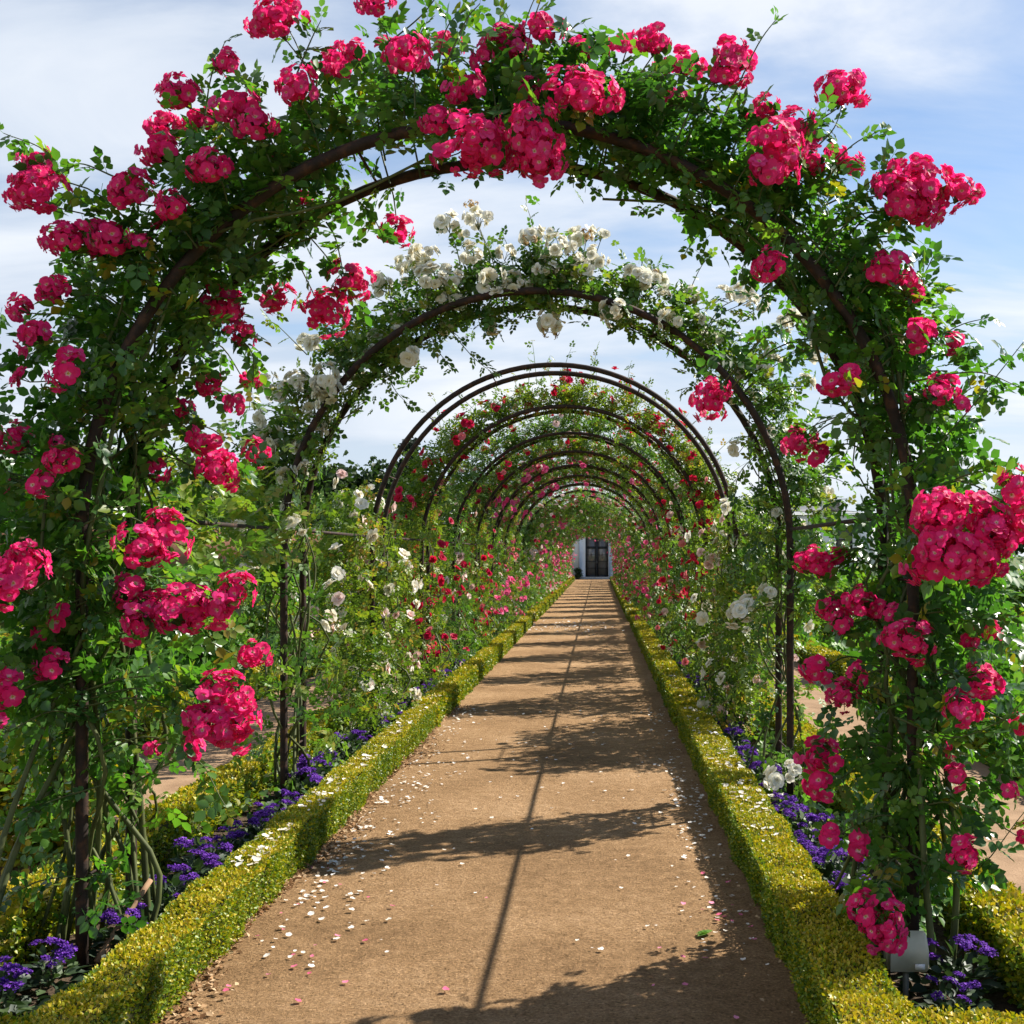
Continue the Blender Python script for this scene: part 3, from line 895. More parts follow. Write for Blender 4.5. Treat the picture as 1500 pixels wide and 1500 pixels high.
pink_right = F("""793,43,24,4.7 860,72,21,4.8 957,63,23,4.7 918,64,15,4.8 1075,82,26,4.6 1068,112,24,4.55 1233,134,30,4.8 783,205,43,4.35 790,235,34,4.35 855,140,44,4.35
775,130,14,4.6 993,145,12,4.6 1005,95,24,4.9 975,100,14,4.9 1137,212,34,4.4 1130,252,28,4.4 1162,182,20,4.6 1120,156,15,4.7 1100,175,14,4.8 1190,232,17,4.6 1225,232,20,4.7 1248,240,15,4.7
1345,272,44,4.6 1318,290,32,4.55 1345,305,28,4.6 1407,280,23,4.65 1300,272,18,4.6 1128,392,22,4.4 1300,400,27,4.5 1335,420,18,4.6 1348,487,20,4.5 1398,500,14,4.6 1222,560,19,4.4 1248,553,14,4.4
1378,572,22,4.4 1408,596,12,4.4 1042,590,25,5.2 1045,575,18,5.2 1170,648,22,5.1 1203,672,12,5.1 1385,752,44,4.1 1400,810,44,4.05 1450,775,44,4.1 1355,830,28,4.1 1365,765,26,4.1 1440,815,34,4.1
1492,725,30,4.1 1490,775,30,4.15 1192,825,22,5.0 1225,815,14,5.0 1210,830,14,5.0 1219,893,19,4.9 1258,885,21,4.8 1288,892,14,4.8 1232,912,14,4.8 1330,938,30,4.4 1415,935,12,4.5 1447,925,14,4.5
1255,990,14,4.7 1235,1018,20,4.7 1195,978,18,4.9 1408,1038,26,4.3 1440,998,18,4.4 1418,1005,10,4.4 1490,1060,12,4.4 1200,1108,24,4.6 1202,1148,20,4.6 1400,1135,16,4.4 1217,1225,13,4.6 1263,1235,13,4.6
1410,1252,25,4.25 1290,1352,32,4.15 1262,1330,18,4.15 1305,1370,18,4.15 1496,1222,12,4.3 1385,1100,9,4.5 1480,1160,10,4.4 1330,590,9,4.7 1185,205,12,4.8 940,60,12,4.9 895,75,12,4.9 1305,900,12,4.6""")
# u, weight, inner, outer, y0, y1
prof1L = [(0.02, 0.06, -0.25, 0.40, -0.1, 0.6), (0.10, 0.20, -0.25, 0.50, -0.12, 0.6), (0.20, 0.55, -0.24, 0.60, -0.15, 0.6), (0.30, 1.4, -0.22, 0.62, -0.18, 0.62), (0.45, 1.65, -0.12, 0.60, -0.15, 0.65),
          (0.60, 1.45, -0.12, 0.46, -0.1, 0.62), (0.72, 1.25, -0.10, 0.36, -0.08, 0.6), (0.86, 1.2, -0.05, 0.36, -0.05, 0.58), (1.02, 1.1, -0.05, 0.38, -0.05, 0.55)]
prof1R = [(0.02, 0.45, -0.25, 0.40, -0.1, 0.55), (0.10, 0.75, -0.30, 0.50, -0.15, 0.55), (0.20, 0.9, -0.22, 0.55, -0.2, 0.55), (0.30, 1.1, -0.12, 0.55, -0.18, 0.6), (0.45, 1.15, -0.12, 0.42, -0.12, 0.6),
          (0.60, 1.0, -0.08, 0.32, -0.1, 0.6), (0.74, 1.05, -0.05, 0.34, -0.08, 0.58), (0.88, 1.1, -0.05, 0.33, -0.05, 0.55), (1.02, 1.0, -0.05, 0.34, -0.05, 0.55)]

def near_rose(sgn, label, prof, items, nleaf, ncane, seed):
    root = thing('climbing_rose', label, 'rose', (CX, D0, 0), 'hot pink climbing roses on the nearest arch')
    la, sa = Acc(), Acc()
    pos, nr, ct = clumped(nleaf, sgn, prof, 15, 0.07)
    leaf_cloud(la, T_ROSE, pos, nr, 0.098, 0, tint=np.clip(ct * 0.6 + RNG.random(len(ct)) * 0.36, 0, 1))
    place_clusters(root, sgn, items, D0, PINK_MESH, -0.55, la, 0, sa, 0.098, T_ROSE, 8)
    off = (CX, D0, 0)
    if sgn < 0:
        S = [([W(110, 300, 4.6), W(70, 225, 4.6), W(5, 195, 4.6)], 9), ([W(640, 110, 4.8), W(655, 40, 4.8), W(690, 8, 4.8)], 9), ([W(560, 70, 4.8), W(620, 20, 4.8), W(655, -30, 4.8)], 7),
             ([W(430, 120, 4.7), W(455, 60, 4.7), W(470, 30, 4.7)], 8), ([W(520, 290, 5.0), W(545, 315, 5.0), W(560, 345, 5.0)], 8), ([W(430, 320, 5.1), W(490, 390, 5.15), W(520, 440, 5.15)], 12),
             ([W(330, 480, 5.1), W(370, 520, 5.1), W(365, 600, 5.1)], 11), ([W(170, 260, 4.6), W(120, 240, 4.6), W(95, 250, 4.6)], 6), ([W(300, 170, 4.7), W(310, 110, 4.7), W(330, 60, 4.7)], 6),
             ([W(150, 1150, 4.6), W(60, 1180, 4.5), W(-20, 1230, 4.4)], 16), ([W(170, 1280, 4.7), W(60, 1290, 4.5), W(-10, 1330, 4.5)], 14), ([W(190, 1150, 4.7), W(280, 1110, 4.6), W(330, 1180, 4.5)], 12),
             ([W(170, 980, 4.7), W(250, 1000, 4.7), W(300, 985, 4.5)], 14), ([W(180, 840, 4.7), W(260, 860, 4.5), W(345, 870, 4.45)], 10), ([W(210, 640, 4.9), W(300, 690, 5.0), W(370, 680, 5.1)], 13)]
    else:
        S = [([W(1180, 230, 4.7), W(1220, 190, 4.75), W(1235, 150, 4.8)], 6), ([W(1210, 300, 4.6), W(1270, 270, 4.6), W(1300, 240, 4.6)], 9), ([W(1330, 700, 4.5), W(1420, 600, 4.5), W(1500, 500, 4.5)], 15),
             ([W(1270, 480, 4.7), W(1340, 420, 4.7), W(1368, 375, 4.7)], 5), ([W(1000, 310, 5.1), W(1030, 330, 5.1), W(1010, 360, 5.1)], 7), ([W(1150, 340, 5.1), W(1100, 370, 5.1), W(1085, 400, 5.1)], 9),
             ([W(1330, 560, 4.5), W(1430, 545, 4.5), W(1500, 570, 4.5)], 10), ([W(1350, 720, 4.4), W(1440, 690, 4.3), W(1510, 700, 4.3)], 16), ([W(790, 110, 4.7), W(800, 50, 4.7), W(790, 20, 4.7)], 6),
             ([W(820, 240, 5.1), W(838, 255, 5.1), W(840, 275, 5.1)], 2), ([W(1310, 1050, 4.5), W(1400, 1080, 4.4), W(1500, 1040, 4.3)], 15), ([W(1330, 1250, 4.4), W(1420, 1280, 4.3), W(1500, 1190, 4.3)], 15),
             ([W(1320, 1300, 4.3), W(1290, 1290, 4.2), W(1280, 1330, 4.15)], 8), ([W(1330, 900, 4.5), W(1420, 900, 4.4), W(1500, 960, 4.3)], 14), ([W(1290, 1000, 4.6), W(1230, 1030, 4.7), W(1200, 1100, 4.6)], 9),
             ([W(1290, 590, 4.7), W(1200, 620, 5.0), W(1170, 640, 5.1)], 10), ([W(1280, 880, 4.7), W(1220, 870, 4.9), W(1190, 835, 5.0)], 9)]
    for pts, nl in S:
        spray(la, sa, pts, nl, 0.10, 0, None, off)
    # free young shoots round the outline
    for i in range(26):
        u = RNG.uniform(0.3, 1.0)
        b, n_ = half_arch(np.array([u]), sgn)
        st = b[0] + n_[0] * 0.2 + np.array([0, RNG.uniform(-0.05, GAP), 0])
        dr = n_[0] * 0.8 + rand_dirs(1)[0] * 0.6 + UP * 0.3
        ln = RNG.uniform(0.12, 0.34)
        spray(la, sa, [st, st + dr * ln * 0.6, st + dr * ln - UP * ln * 0.2], RNG.integers(4, 8), 0.085, 0)
    link('foliage', la.build('foliage', ['leaf_dark']), root)
    tag(link('shoot', sa.build('shoot', ['stem']), root), kind='stuff')
    for i in range(ncane):
        a = Acc()
        r0 = random.uniform(0.006, 0.014)
        p = cane_path(sgn, random.uniform(0.45, 0.95), seed * 50 + i, 0.0)
        add_tube(a, p, np.linspace(r0, r0 * 0.4, len(p)), 6)
        link('cane', a.build('cane', ['cane'], smooth=True), root)
    # heavier old canes leaning out from the foot
    leans = [[(-1.85, -0.35, 0), (-1.80, -0.1, 0.5), (-1.62, 0.15, 1.1), (-1.6, 0.2, 1.8)], [(-2.05, 0.1, 0), (-1.9, 0.1, 0.45), (-1.66, 0.2, 0.95), (-1.62, 0.25, 1.7)],
             [(-1.75, -0.45, 0), (-1.8, -0.3, 0.4), (-1.72, -0.1, 0.9), (-1.5, 0.0, 1.5)], [(-1.45, 0.3, 0), (-1.5, 0.3, 0.7), (-1.58, 0.25, 1.5), (-1.62, 0.2, 2.0)]]
    if sgn > 0:
        leans = [[(1.62, -0.25, 0), (1.6, -0.15, 0.5), (1.63, 0.05, 1.2), (1.66, 0.1, 2.1)], [(1.72, -0.1, 0), (1.75, -0.05, 0.5), (1.7, 0.1, 1.1), (1.62, 0.2, 1.9)],
                 [(1.5, 0.1, 0), (1.52, 0.1, 0.6), (1.6, 0.2, 1.3), (1.7, 0.2, 2.0)]]
    for ln in leans:
        a = Acc()
        p = spline(ln, 20)
        add_tube(a, p, np.linspace(0.015, 0.007, 20), 7)
        link('cane', a.build('cane', ['cane'], smooth=True), root)
    return root
near_rose(-1, 'hot pink climbing rose covering the left half of the nearest arch', prof1L, pink_left, 3450, 15, 1)
near_rose(1, 'hot pink climbing rose covering the right half of the nearest arch', prof1R, pink_right, 3500, 9, 2)

# --- second arch: white
D2 = D0 + STEP
white_left = F("""655,328,15,7.6 700,322,17,7.7 620,378,18,7.7 695,375,16,7.6 640,410,18,7.5 665,412,12,7.6 640,440,12,7.6 720,410,15,7.5 755,415,16,7.6 780,348,14,7.8 480,555,20,7.5 482,580,18,7.5 475,570,16,7.5
400,640,13,7.6 420,698,12,7.5 395,560,12,7.8 410,575,14,7.8 380,640,14,7.7 360,840,15,7.2 430,770,12,7.5 440,560,12,7.8 560,420,12,7.8 600,400,14,7.8 530,470,10,7.8 500,510,10,7.9 355,765,12,7.4 675,345,10,7.7
590,385,10,7.9 455,600,10,7.6 445,500,10,7.9 410,660,9,7.6 380,700,10,7.7 740,372,12,7.8""")
def ring_px(n, a0, a1):
    out = []
    for i in range(n):
        t = R(random.uniform(a0, a1)); d = random.uniform(7.5, 8.0)
        r = RA + random.gauss(0.12, 0.13); sc = FPX / d
        out.append((VPX + (CX + r * math.cos(t)) * sc, VPY - (ZS + r * math.sin(t) - CAMZ) * sc, random.uniform(6, 10), d))
    return out
white_more_l = ring_px(40, 92, 178)
white_right = F("""820,362,17,7.6 850,345,14,7.8 870,378,16,7.6 805,395,16,7.6 803,470,14,7.5 838,400,12,7.7 900,457,17,7.5 935,405,14,7.7 960,412,14,7.8 980,470,14,7.5 1090,437,16,7.6 1112,442,12,7.7 1165,468,14,7.6
1200,505,11,7.6 1010,430,11,7.8 1060,430,9,7.8 1045,500,10,7.7 880,345,10,7.9 1195,520,12,7.6 1150,475,10,7.7 1078,660,9,7.7 1080,900,14,7.4 1135,1145,15,7.2 1160,1130,13,7.2 1095,890,14,7.6 1125,870,12,7.6
1020,480,8,7.8 1120,520,8,7.7 1180,560,9,7.6 800,345,10,7.8""")
white_more_r = ring_px(30, 5, 88)
spent = F("""775,350,12,7.7 860,345,12,7.7 805,482,13,7.55 955,400,12,7.8 1090,428,12,7.7 690,300,9,7.8 1010,440,10,7.8 610,365,10,7.9 840,375,10,7.7 545,430,9,7.9""")
prof2L = [(0.03, 0.35, -0.35, 0.3, -0.3, 0.6), (0.15, 0.45, -0.3, 0.35, -0.25, 0.7), (0.28, 0.9, -0.2, 0.5, -0.2, 0.7), (0.38, 1.5, -0.1, 0.55, -0.15, 0.65), (0.55, 1.3, -0.06, 0.36, -0.05, 0.6),
          (0.75, 1.25, -0.16, 0.30, -0.05, 0.58), (0.88, 1.05, -0.10, 0.28, 0.0, 0.55), (1.02, 1.0, -0.06, 0.28, 0.0, 0.5)]
prof2R = [(0.03, 0.30, -0.3, 0.3, -0.3, 0.6), (0.15, 0.30, -0.25, 0.35, -0.25, 0.7), (0.28, 0.35, -0.2, 0.2, -0.2, 0.7), (0.40, 1.0, -0.28, 0.42, -0.1, 0.7), (0.5, 1.1, -0.1, 0.42, -0.05, 0.6),
          (0.75, 0.95, -0.04, 0.28, -0.05, 0.55), (0.9, 1.0, -0.04, 0.28, 0.0, 0.55), (1.02, 1.0, -0.05, 0.28, 0.0, 0.5)]
def white_rose(sgn, label, prof, items, sp, nleaf, ncane):
    root = thing('climbing_rose', label, 'rose', (CX, D2, 0), 'white climbing roses on the second arch')
    la, sa = Acc(), Acc()
    pos, nr, ct = clumped(nleaf, sgn, prof, 14, 0.06)
    leaf_cloud(la, T_ROSE, pos, nr, 0.088, 0, tint=np.clip(ct * 0.6 + RNG.random(len(ct)) * 0.4, 0, 1))
    place_clusters(root, sgn, items, D2, WHITE_MESH, -0.4, la, 0, sa, 0.088, T_ROSE, 7)
    place_clusters(root, sgn, sp, D2, {0.05: SPENT_MESH}, -0.3, la, 0, sa, 0.085, T_ROSE, 4)
    off = (CX, D2, 0)
    S = ([([W(560, 520, 7.7), W(575, 565, 7.6), W(595, 590, 7.6)], 8), ([W(640, 460, 7.6), W(690, 520, 7.6), W(720, 545, 7.6)], 14), ([W(620, 470, 7.6), W(640, 510, 7.6), W(660, 540, 7.6)], 12), ([W(450, 520, 7.7), W(410, 480, 7.7), W(395, 470, 7.7)], 6)]
         if sgn < 0 else [([W(790, 390, 7.8), W(780, 330, 7.8), W(770, 298, 7.8)], 6), ([W(1040, 510, 7.6), W(1020, 560, 7.6), W(1000, 570, 7.6)], 8), ([W(1110, 560, 7.7), W(1160, 590, 7.6), W(1185, 600, 7.6)], 8), ([W(1130, 650, 7.7), W(1085, 690, 7.7), W(1075, 740, 7.7)], 12)])
    for pts, nl in S:
        spray(la, sa, pts, nl, 0.085, 0, None, off)
    for i in range(30):
        u = RNG.uniform(0.3, 1.0)
        b, n_ = half_arch(np.array([u]), sgn)
        st = b[0] + n_[0] * 0.18 + np.array([0, RNG.uniform(0, GAP), 0])
        dr = n_[0] * 0.8 + rand_dirs(1)[0] * 0.6 + UP * 0.2
        ln = RNG.uniform(0.12, 0.30)
        spray(la, sa, [st, st + dr * ln * 0.6, st + dr * ln - UP * ln * 0.2], RNG.integers(4, 8), 0.075, 0)
    if sgn < 0:                      # shoots tied along the left rail
        n_ = 480
        yy = -2.5 * RNG.random(n_) ** 0.8
        pp = np.stack([-RA + RNG.normal(0, 0.12, n_), yy, 1.78 + RNG.normal(0.05, 0.20, n_)], 1)
        leaf_cloud(la, T_ROSE, pp, np.tile([0, 0, 1.0], (n_, 1)), 0.11, 0, tint=np.clip(RNG.normal(0.75, 0.15, n_), 0, 1))
    link('foliage', la.build('foliage', ['leaf_mid']), root)
    tag(link('shoot', sa.build('shoot', ['stem']), root), kind='stuff')
    for i in range(ncane):
        a = Acc()
        r0 = random.uniform(0.006, 0.012)
        p = cane_path(sgn, random.uniform(0.5, 0.95), 700 + i + 40 * sgn, 0.0)
        add_tube(a, p, np.linspace(r0, r0 * 0.4, len(p)), 6)
        link('cane', a.build('cane', ['cane'], smooth=True), root)
white_rose(-1, 'white climbing rose covering the left half of the second arch', prof2L, white_left + white_more_l, [q for q in spent if q[0] < 790], 2350, 8)
white_rose(1, 'white climbing rose covering the right half of the second arch', prof2R, white_right + white_more_r, [q for q in spent if q[0] >= 790], 2000, 6)

# --- the arches beyond: a wall of foliage on each side
def bloom_points(prof, kinds, nfl):
    wide = [(p[0], p[1], p[2] - (0.06 if p[0] < 0.5 else -0.05), p[3] + 0.06, p[4] - 0.1, p[5] + 0.1) for p in prof]
    fp, fn, _ = clumped(nfl, -1, wide, 4, 0.09)
    # blooms sit on the outside of the leaf mass
    fd = fn * RNG.choice([-0.55, 0.7], nfl)[:, None] + rand_dirs(nfl) * 0.6 + UP * 0.25 + np.array([0, -0.45, 0])
    fp = fp + fd / np.linalg.norm(fd, axis=1)[:, None] * 0.10
    return fp, fd, RNG.choice(len(kinds), nfl, p=[k[3] for k in kinds])

def far_rose_meshes(prof, nleaf, leafm, kinds, nfl, seed, sides=True):
    """foliage mesh and a list of blooms (position, axis) for the left half of an arch, crown at x = 0"""
    la = Acc()
    pos, nr, ct = clumped(nleaf, -1, prof, 13, 0.075)
    leaf_cloud(la, T_ROSE_S, pos, nr, 0.10, 0, tint=np.clip(ct * 0.65 + RNG.random(len(ct)) * 0.4, 0, 1))
    # loose shoots that break the outline
    sa_path = []
    for i in range(26):
        u = RNG.uniform(prof[0][0] + 0.1, prof[-1][0])
        b, n_ = half_arch(np.array([u]), -1)
        st = b[0] + n_[0] * 0.25 + np.array([0, RNG.uniform(-0.3, GAP + 0.3), 0])
        dr = n_[0] * 0.8 + rand_dirs(1)[0] * 0.6 + UP * 0.5
        ln = RNG.uniform(0.15, 0.4)
        spray(la, la, [st, st + dr * ln * 0.6, st + dr * ln - UP * ln * 0.2], RNG.integers(4, 8), 0.08, 0, T_ROSE_S)
    fol = la.build('foliage', [leafm])
    return (fol,) + bloom_points(prof, kinds, nfl)

def wall(u1, w_low=1.0, top=1.0, yw=1.1):
    P = [(0.03, 0.75 * w_low, -0.25, 0.30, -yw, yw + GAP), (0.15, 1.1 * w_low, -0.22, 0.35, -yw, yw + GAP), (0.30, 1.3 * w_low, -0.18, 0.42, -yw, yw + GAP), (0.42, 1.25, -0.12, 0.45, -yw * 0.8, yw * 0.8 + GAP)]
    if u1 <= 0.5:
        P.append((u1, 0.45, -0.02, 0.42, -yw * 0.7, yw * 0.7 + GAP))
    else:
        P += [(0.55, 0.95 * top, 0.0, 0.36, -0.25, GAP + 0.3), (0.75, 0.62 * top, 0.03, 0.27, -0.05, GAP + 0.1), (1.02, 0.55 * top, 0.04, 0.26, 0.0, GAP)]
    return P

SPECIES = {
    # leaf material, bloom kinds (template list, petal material, radius, share), profile, leaves, blooms
    'blush':    ('leaf_light', [(T_FULL, 'blush', 0.050, 0.4), (T_WHITE, 'white', 0.054, 0.6)], wall(0.49), 4000, 150),
    'red':      ('leaf_light', [(T_LOW, 'red', 0.046, 0.88), (T_LOW, 'coral', 0.042, 0.12)], wall(1.02), 4300, 210),
    'palepink': ('leaf_mid', [(T_FULL, 'blush', 0.050, 0.55), (T_LOW, 'red', 0.046, 0.45)], wall(1.02), 4300, 150),
    'rosepink': ('leaf_mid', [(T_LOW, 'rosepink', 0.062, 0.85), (T_LOW, 'blush', 0.05, 0.15)], wall(1.02), 4300, 190),
    'coral':    ('leaf_light', [(T_LOW, 'coral', 0.050, 0.55), (T_LOW, 'rosepink', 0.055, 0.45)], wall(1.02), 4300, 170),
}
def hanging(p):
    q = []
    for (u, w, lo, hi, y0, y1) in p:
        k = np.clip((u - 0.25) / 0.75, 0, 1)
        q.append((u, w, lo - 0.12 - 0.62 * k, hi - 0.1 * k, y0 * 0.6 - 0.1, GAP + 0.1 + (y1 - GAP) * 0.6))
    return q
for k in ('palepink', 'rosepink', 'coral'):
    e = SPECIES[k]
    SPECIES[k + '_hanging'] = (e[0], e[1], hanging(e[2]), 4300, int(e[4] * 1.1))
SP = {}
for i, (k, (lm, kinds, prof, nl, nf)) in enumerate(SPECIES.items()):
    SP[k] = [far_rose_meshes(prof, nl, lm, kinds, nf, i) for q in range(3 if 'hanging' in k else 2)]
    if 'hanging' in k:               # blossom of many more, individually grown arches
        SP[k] = [(SP[k][q % 3][0],) + bloom_points(prof, kinds, nf) for q in range(16)]
BLOOM = {}
def bloom_mesh(kind, j):
    key = (kind[1], id(kind[0]), j)
    if key not in BLOOM:
        a = Acc()
        t = kind[0][j % len(kind[0])]
        a.stamp(t, np.zeros((1, 3)), np.eye(3)[None], np.array([kind[2]]), np.array([[0.1, 0.4, 0.7][j % 3]]))
        BLOOM[key] = a.build('rose_bloom', [kind[1], 'stamen'])
    return BLOOM[key]
def bloom_mass(kinds, fp, fd, fk):
    a = Acc()
    mats = []
    for q, kd in enumerate(kinds):
        s = fk == q
        a.stamp(T_LOW[0], fp[s], frames_z(fd[s]), kd[2] * 1.15, RNG.random(s.sum()), {0: q, 1: q})
        mats.append(kd[1])
    return a.build('bloom', mats)
cane_far = []
for i in range(4):
    a = Acc()
    p = cane_path(-1, 0.45, 300 + i, 0.0, wob=0.12)
    add_tube(a, p, np.linspace(0.011, 0.005, len(p)), 5)
    cane_far.append(a.build('cane', ['cane'], smooth=True))

order = ['blush', 'red', 'palepink', 'red', 'rosepink', 'coral', 'rosepink', 'palepink', 'red', 'rosepink', 'blush', 'rosepink', 'red', 'rosepink', 'coral', 'palepink', 'rosepink', 'red', 'palepink', 'rosepink', 'coral', 'rosepink']
LOOK = {'blush': 'climbing rose with cream and blush pink blooms', 'red': 'climbing rose with small crimson blooms', 'palepink': 'pale pink and red climbing rose',
        'rosepink': 'rose pink climbing rose', 'coral': 'coral pink climbing rose'}
for k in ('palepink', 'rosepink', 'coral'):
    LOOK[k + '_hanging'] = LOOK[k] + ' hanging low'
for j, k in enumerate(order):
    if j >= 7:
        k = {'red': 'rosepink', 'blush': 'palepink'}.get(k, k) + '_hanging'
    arch = j + 2
    d = D0 + STEP * arch
    kinds = SPECIES[k][1]
    for sgn in (-1, 1):
        nv = len(SP[k])
        fol, fp, fd, fk = SP[k][(2 * j + (sgn > 0)) % nv if nv > 3 else (sgn > 0) % nv]
        side = 'left' if sgn < 0 else 'right'
        root = thing('climbing_rose', '%s on the %s side of the %s arch' % (LOOK[k], side, ORD[arch]), 'rose', (CX, d, 0), 'climbing roses on the farther arches')
        if sgn > 0:                    # turned round the middle of the arch so that it stands on the other side
            root.rotation_euler = (0, 0, math.pi)
            root.location = (CX, d + GAP, 0)
        link('foliage', fol, root)
        if arch < 9:
            cap = 96 if arch < 6 else 60
            for q in range(min(len(fp), cap)):
                o = link('rose_bloom', bloom_mesh(kinds[fk[q]], q % 3), root, tuple(fp[q]))
                ax = fd[q].copy()
                if sgn > 0:
                    ax[1] += 0.9
                o.rotation_mode = 'QUATERNION'
                o.rotation_quaternion = Vector(ax).to_track_quat('Z', 'Y')
                s = random.uniform(0.8, 1.25)
                o.scale = (s, s, s)
            if len(fp) > cap:            # the smaller blooms deeper in the leaves
                b = link('bloom', bloom_mass(kinds, fp[cap:], fd[cap:], fk[cap:]), root)
                b['kind'] = 'stuff'
            for cm in cane_far:
                link('cane', cm, root)
        else:
            b = link('bloom', bloom_mass(kinds, fp, fd, fk), root)
            b['kind'] = 'stuff'

# ------------------------------------------------------------------ heliotrope in the beds
def helio_proto():
    a = Acc()
    n = 150
    p = np.clip(RNG.normal(size=(n, 3)), -1.7, 1.7) * np.array([0.085, 0.085, 0.0])
    p[:, 2] = RNG.uniform(0.03, 0.21, n) * (1 - np.clip(np.hypot(p[:, 0], p[:, 1]) / 0.26, 0, 0.7))
    out = p * np.array([1, 1, 0.3]) + rand_dirs(n) * 0.03
    a.stamp(T_LEAF, p, frames(out + rand_dirs(n) * 0.03 + UP * 0.02, UP * 0.7 + rand_dirs(n) * 0.5), RNG.uniform(0.04, 0.075, n))
    fol = a.build('leafage', ['helio_leaf'])
    heads = []
    for i in range(3):
        a = Acc()
        m_ = 90
        q = np.clip(RNG.normal(size=(m_, 3)), -1.5, 1.5) * np.array([0.021, 0.021, 0.006])
        q[:, 2] += 0.012 - (q[:, 0] ** 2 + q[:, 1] ** 2) * 9
        a.stamp(T_PETAL, q, frames_z(UP + rand_dirs(m_) * 0.6), RNG.uniform(0.008, 0.013, m_))
        heads.append(a.build('flower_head', ['helio_flower', 'stem']))
    return fol, heads
hfol, hheads = helio_proto()
def helio(x, y, label, s=1.0, nh=9):
    t = thing('heliotrope', label, 'flowering plant', (x, y, -0.01), 'purple heliotrope plants in the rose beds')
    t.rotation_euler = (0, 0, random.uniform(0, 6.28))
    t.scale = (s, s, s)
    link('leafage', hfol, t)
    for i in range(nh):
        r = 0.13 * math.sqrt(random.random()); an = random.uniform(0, 6.28)
        o = link('flower_head', hheads[i % 3], t, (r * math.cos(an), r * math.sin(an), 0.245 - r * 0.45 + random.uniform(-0.03, 0.03)))
        o.rotation_euler = (random.uniform(-.4, .4), random.uniform(-.4, .4), 0)
        s2 = random.uniform(0.55, 1.05)
        o.scale = (s2, s2, s2)
for side in (-1, 1):
    ys = [4.05, 4.32, 4.75, 5.15, 5.5, 5.8, 6.1, 6.45, 6.75, 7.1, 7.55, 7.95, 8.3, 8.7, 9.1, 9.6, 10.1, 10.7, 11.3, 12.0, 12.8, 13.6, 14.6, 15.8]
    for i, y in enumerate(ys):
        x = (BL - random.uniform(0.12, 0.26)) if side < 0 else (BR + random.uniform(0.10, 0.22))
        if y < 4.5:
            x = (BL - random.uniform(0.22, 0.38)) if side < 0 else (BR + random.uniform(0.14, 0.34))
        if y < 4.5 and side > 0:
            x = 1.30 if y > 4.1 else 1.22
        helio(x, y, 'purple heliotrope in the %s bed, %s from the near end' % ('left' if side < 0 else 'right', ORD[i]), random.uniform(0.7, 1.05))

# ------------------------------------------------------------------ plant label, stick, stone, leaf
def plant_label():
    t = thing('plant_label', 'small cream plant label on a grey stake at the foot of the right rose', 'plant label', (1.10, 4.27, 0))
    a = Acc()
    add_tube(a, [(0, 0.01, -0.05), (0, 0.01, 0.135)], 0.011, 8)
    link('stake', a.build('stake', ['zinc'], smooth=True), t)
    # sloped desk-shaped head: lower front edge, higher back
    w = 0.064
    prof = [(-0.030, 0.118), (0.030, 0.118), (0.044, 0.235), (0.016, 0.250), (-0.030, 0.190)]   # (y, z) side view
    vs, c = [], 0.012
    for sx in (-1, 1):
        for (y, z) in prof:
            vs.append((sx * w, y, z))
    for sx in (-1, 1):
        for (y, z) in prof:
            cy, cz = 0.005, 0.18
            vs.append((sx * (w + 0.010), y + (cy - y) * 0.16, z + (cz - z) * 0.16))
    f = [(i, (i + 1) % 5, 5 + (i + 1) % 5, 5 + i) for i in range(5)]
    for s in (0, 1):
        o1, o2 = 5 * s, 10 + 5 * s
        f += [(o1 + i, o1 + (i + 1) % 5, o2 + (i + 1) % 5, o2 + i) for i in range(5)]
        f.append(tuple(range(o2, o2 + 5)))
    a = Acc(); a.add(vs, f)
    link('plate', a.build('plate', ['label']), t)
    a = Acc()
    add_box(a, 0.022, 0.058, -0.033, -0.0315, 0.126, 0.146)
    link('sticker', a.build('sticker', ['labelwhite']), t)
plant_label()
a = Acc()
p = spline([(-1.94, 4.62, 0.02), (-1.90, 4.72, 0.12), (-1.83, 4.88, 0.27)], 8)
add_tube(a, p, np.linspace(0.016, 0.011, 8), 7)
tag(link('stick', a.build('stick', ['wood'], smooth=True)), 'pale broken stick leaning between the two left posts of the nearest arch', 'stick')
def rock(name, loc, r, label):
    import bmesh
    bm = bmesh.new()
    bmesh.ops.create_icosphere(bm, subdivisions=3, radius=1)
    for v in bm.verts:
        n = 1 + 0.16 * math.sin(v.co.x * 3.1 + 1) * math.cos(v.co.y * 2.7) + 0.10 * math.sin(v.co.z * 5 + v.co.x * 4)
        v.co = Vector((v.co.x * r[0], v.co.y * r[1], v.co.z * r[2])) * n
    me = bpy.data.meshes.new(name); bm.to_mesh(me); bm.free()
    for q in me.polygons: q.use_smooth = True
    me.materials.append(M['greystone'])
    o = link(name, me, None, loc); o.rotation_euler = (0.1, -0.45, 0.5)
    return tag(o, label, 'stone')
rock('stone', (-2.10, 4.47, 0.04), (0.08, 0.04, 0.03), 'grey stone lying at the foot of the left rose by the front post')
a = Acc()
for ang in (-60, -28, 0, 28, 60):
    a.stamp(T_LEAF, np.array([[0, 0, 0.004]]), frames(np.array([[math.sin(R(ang)), math.cos(R(ang)), 0.04]]), np.array([[0, 0, 1.0]])), np.array([0.055]), np.array([0.75]))
lf = link('fallen_leaf', a.build('fallen_leaf', ['crop_leaf']), None, tuple(W(1038, 1372, FPX * CAMZ / (1372 - VPY)) + np.array([0, 0, 0.012])))
lf.rotation_euler = (0, 0, 1.0)
tag(lf, 'single green fingered leaf lying on the path near the right hedge', 'leaf')

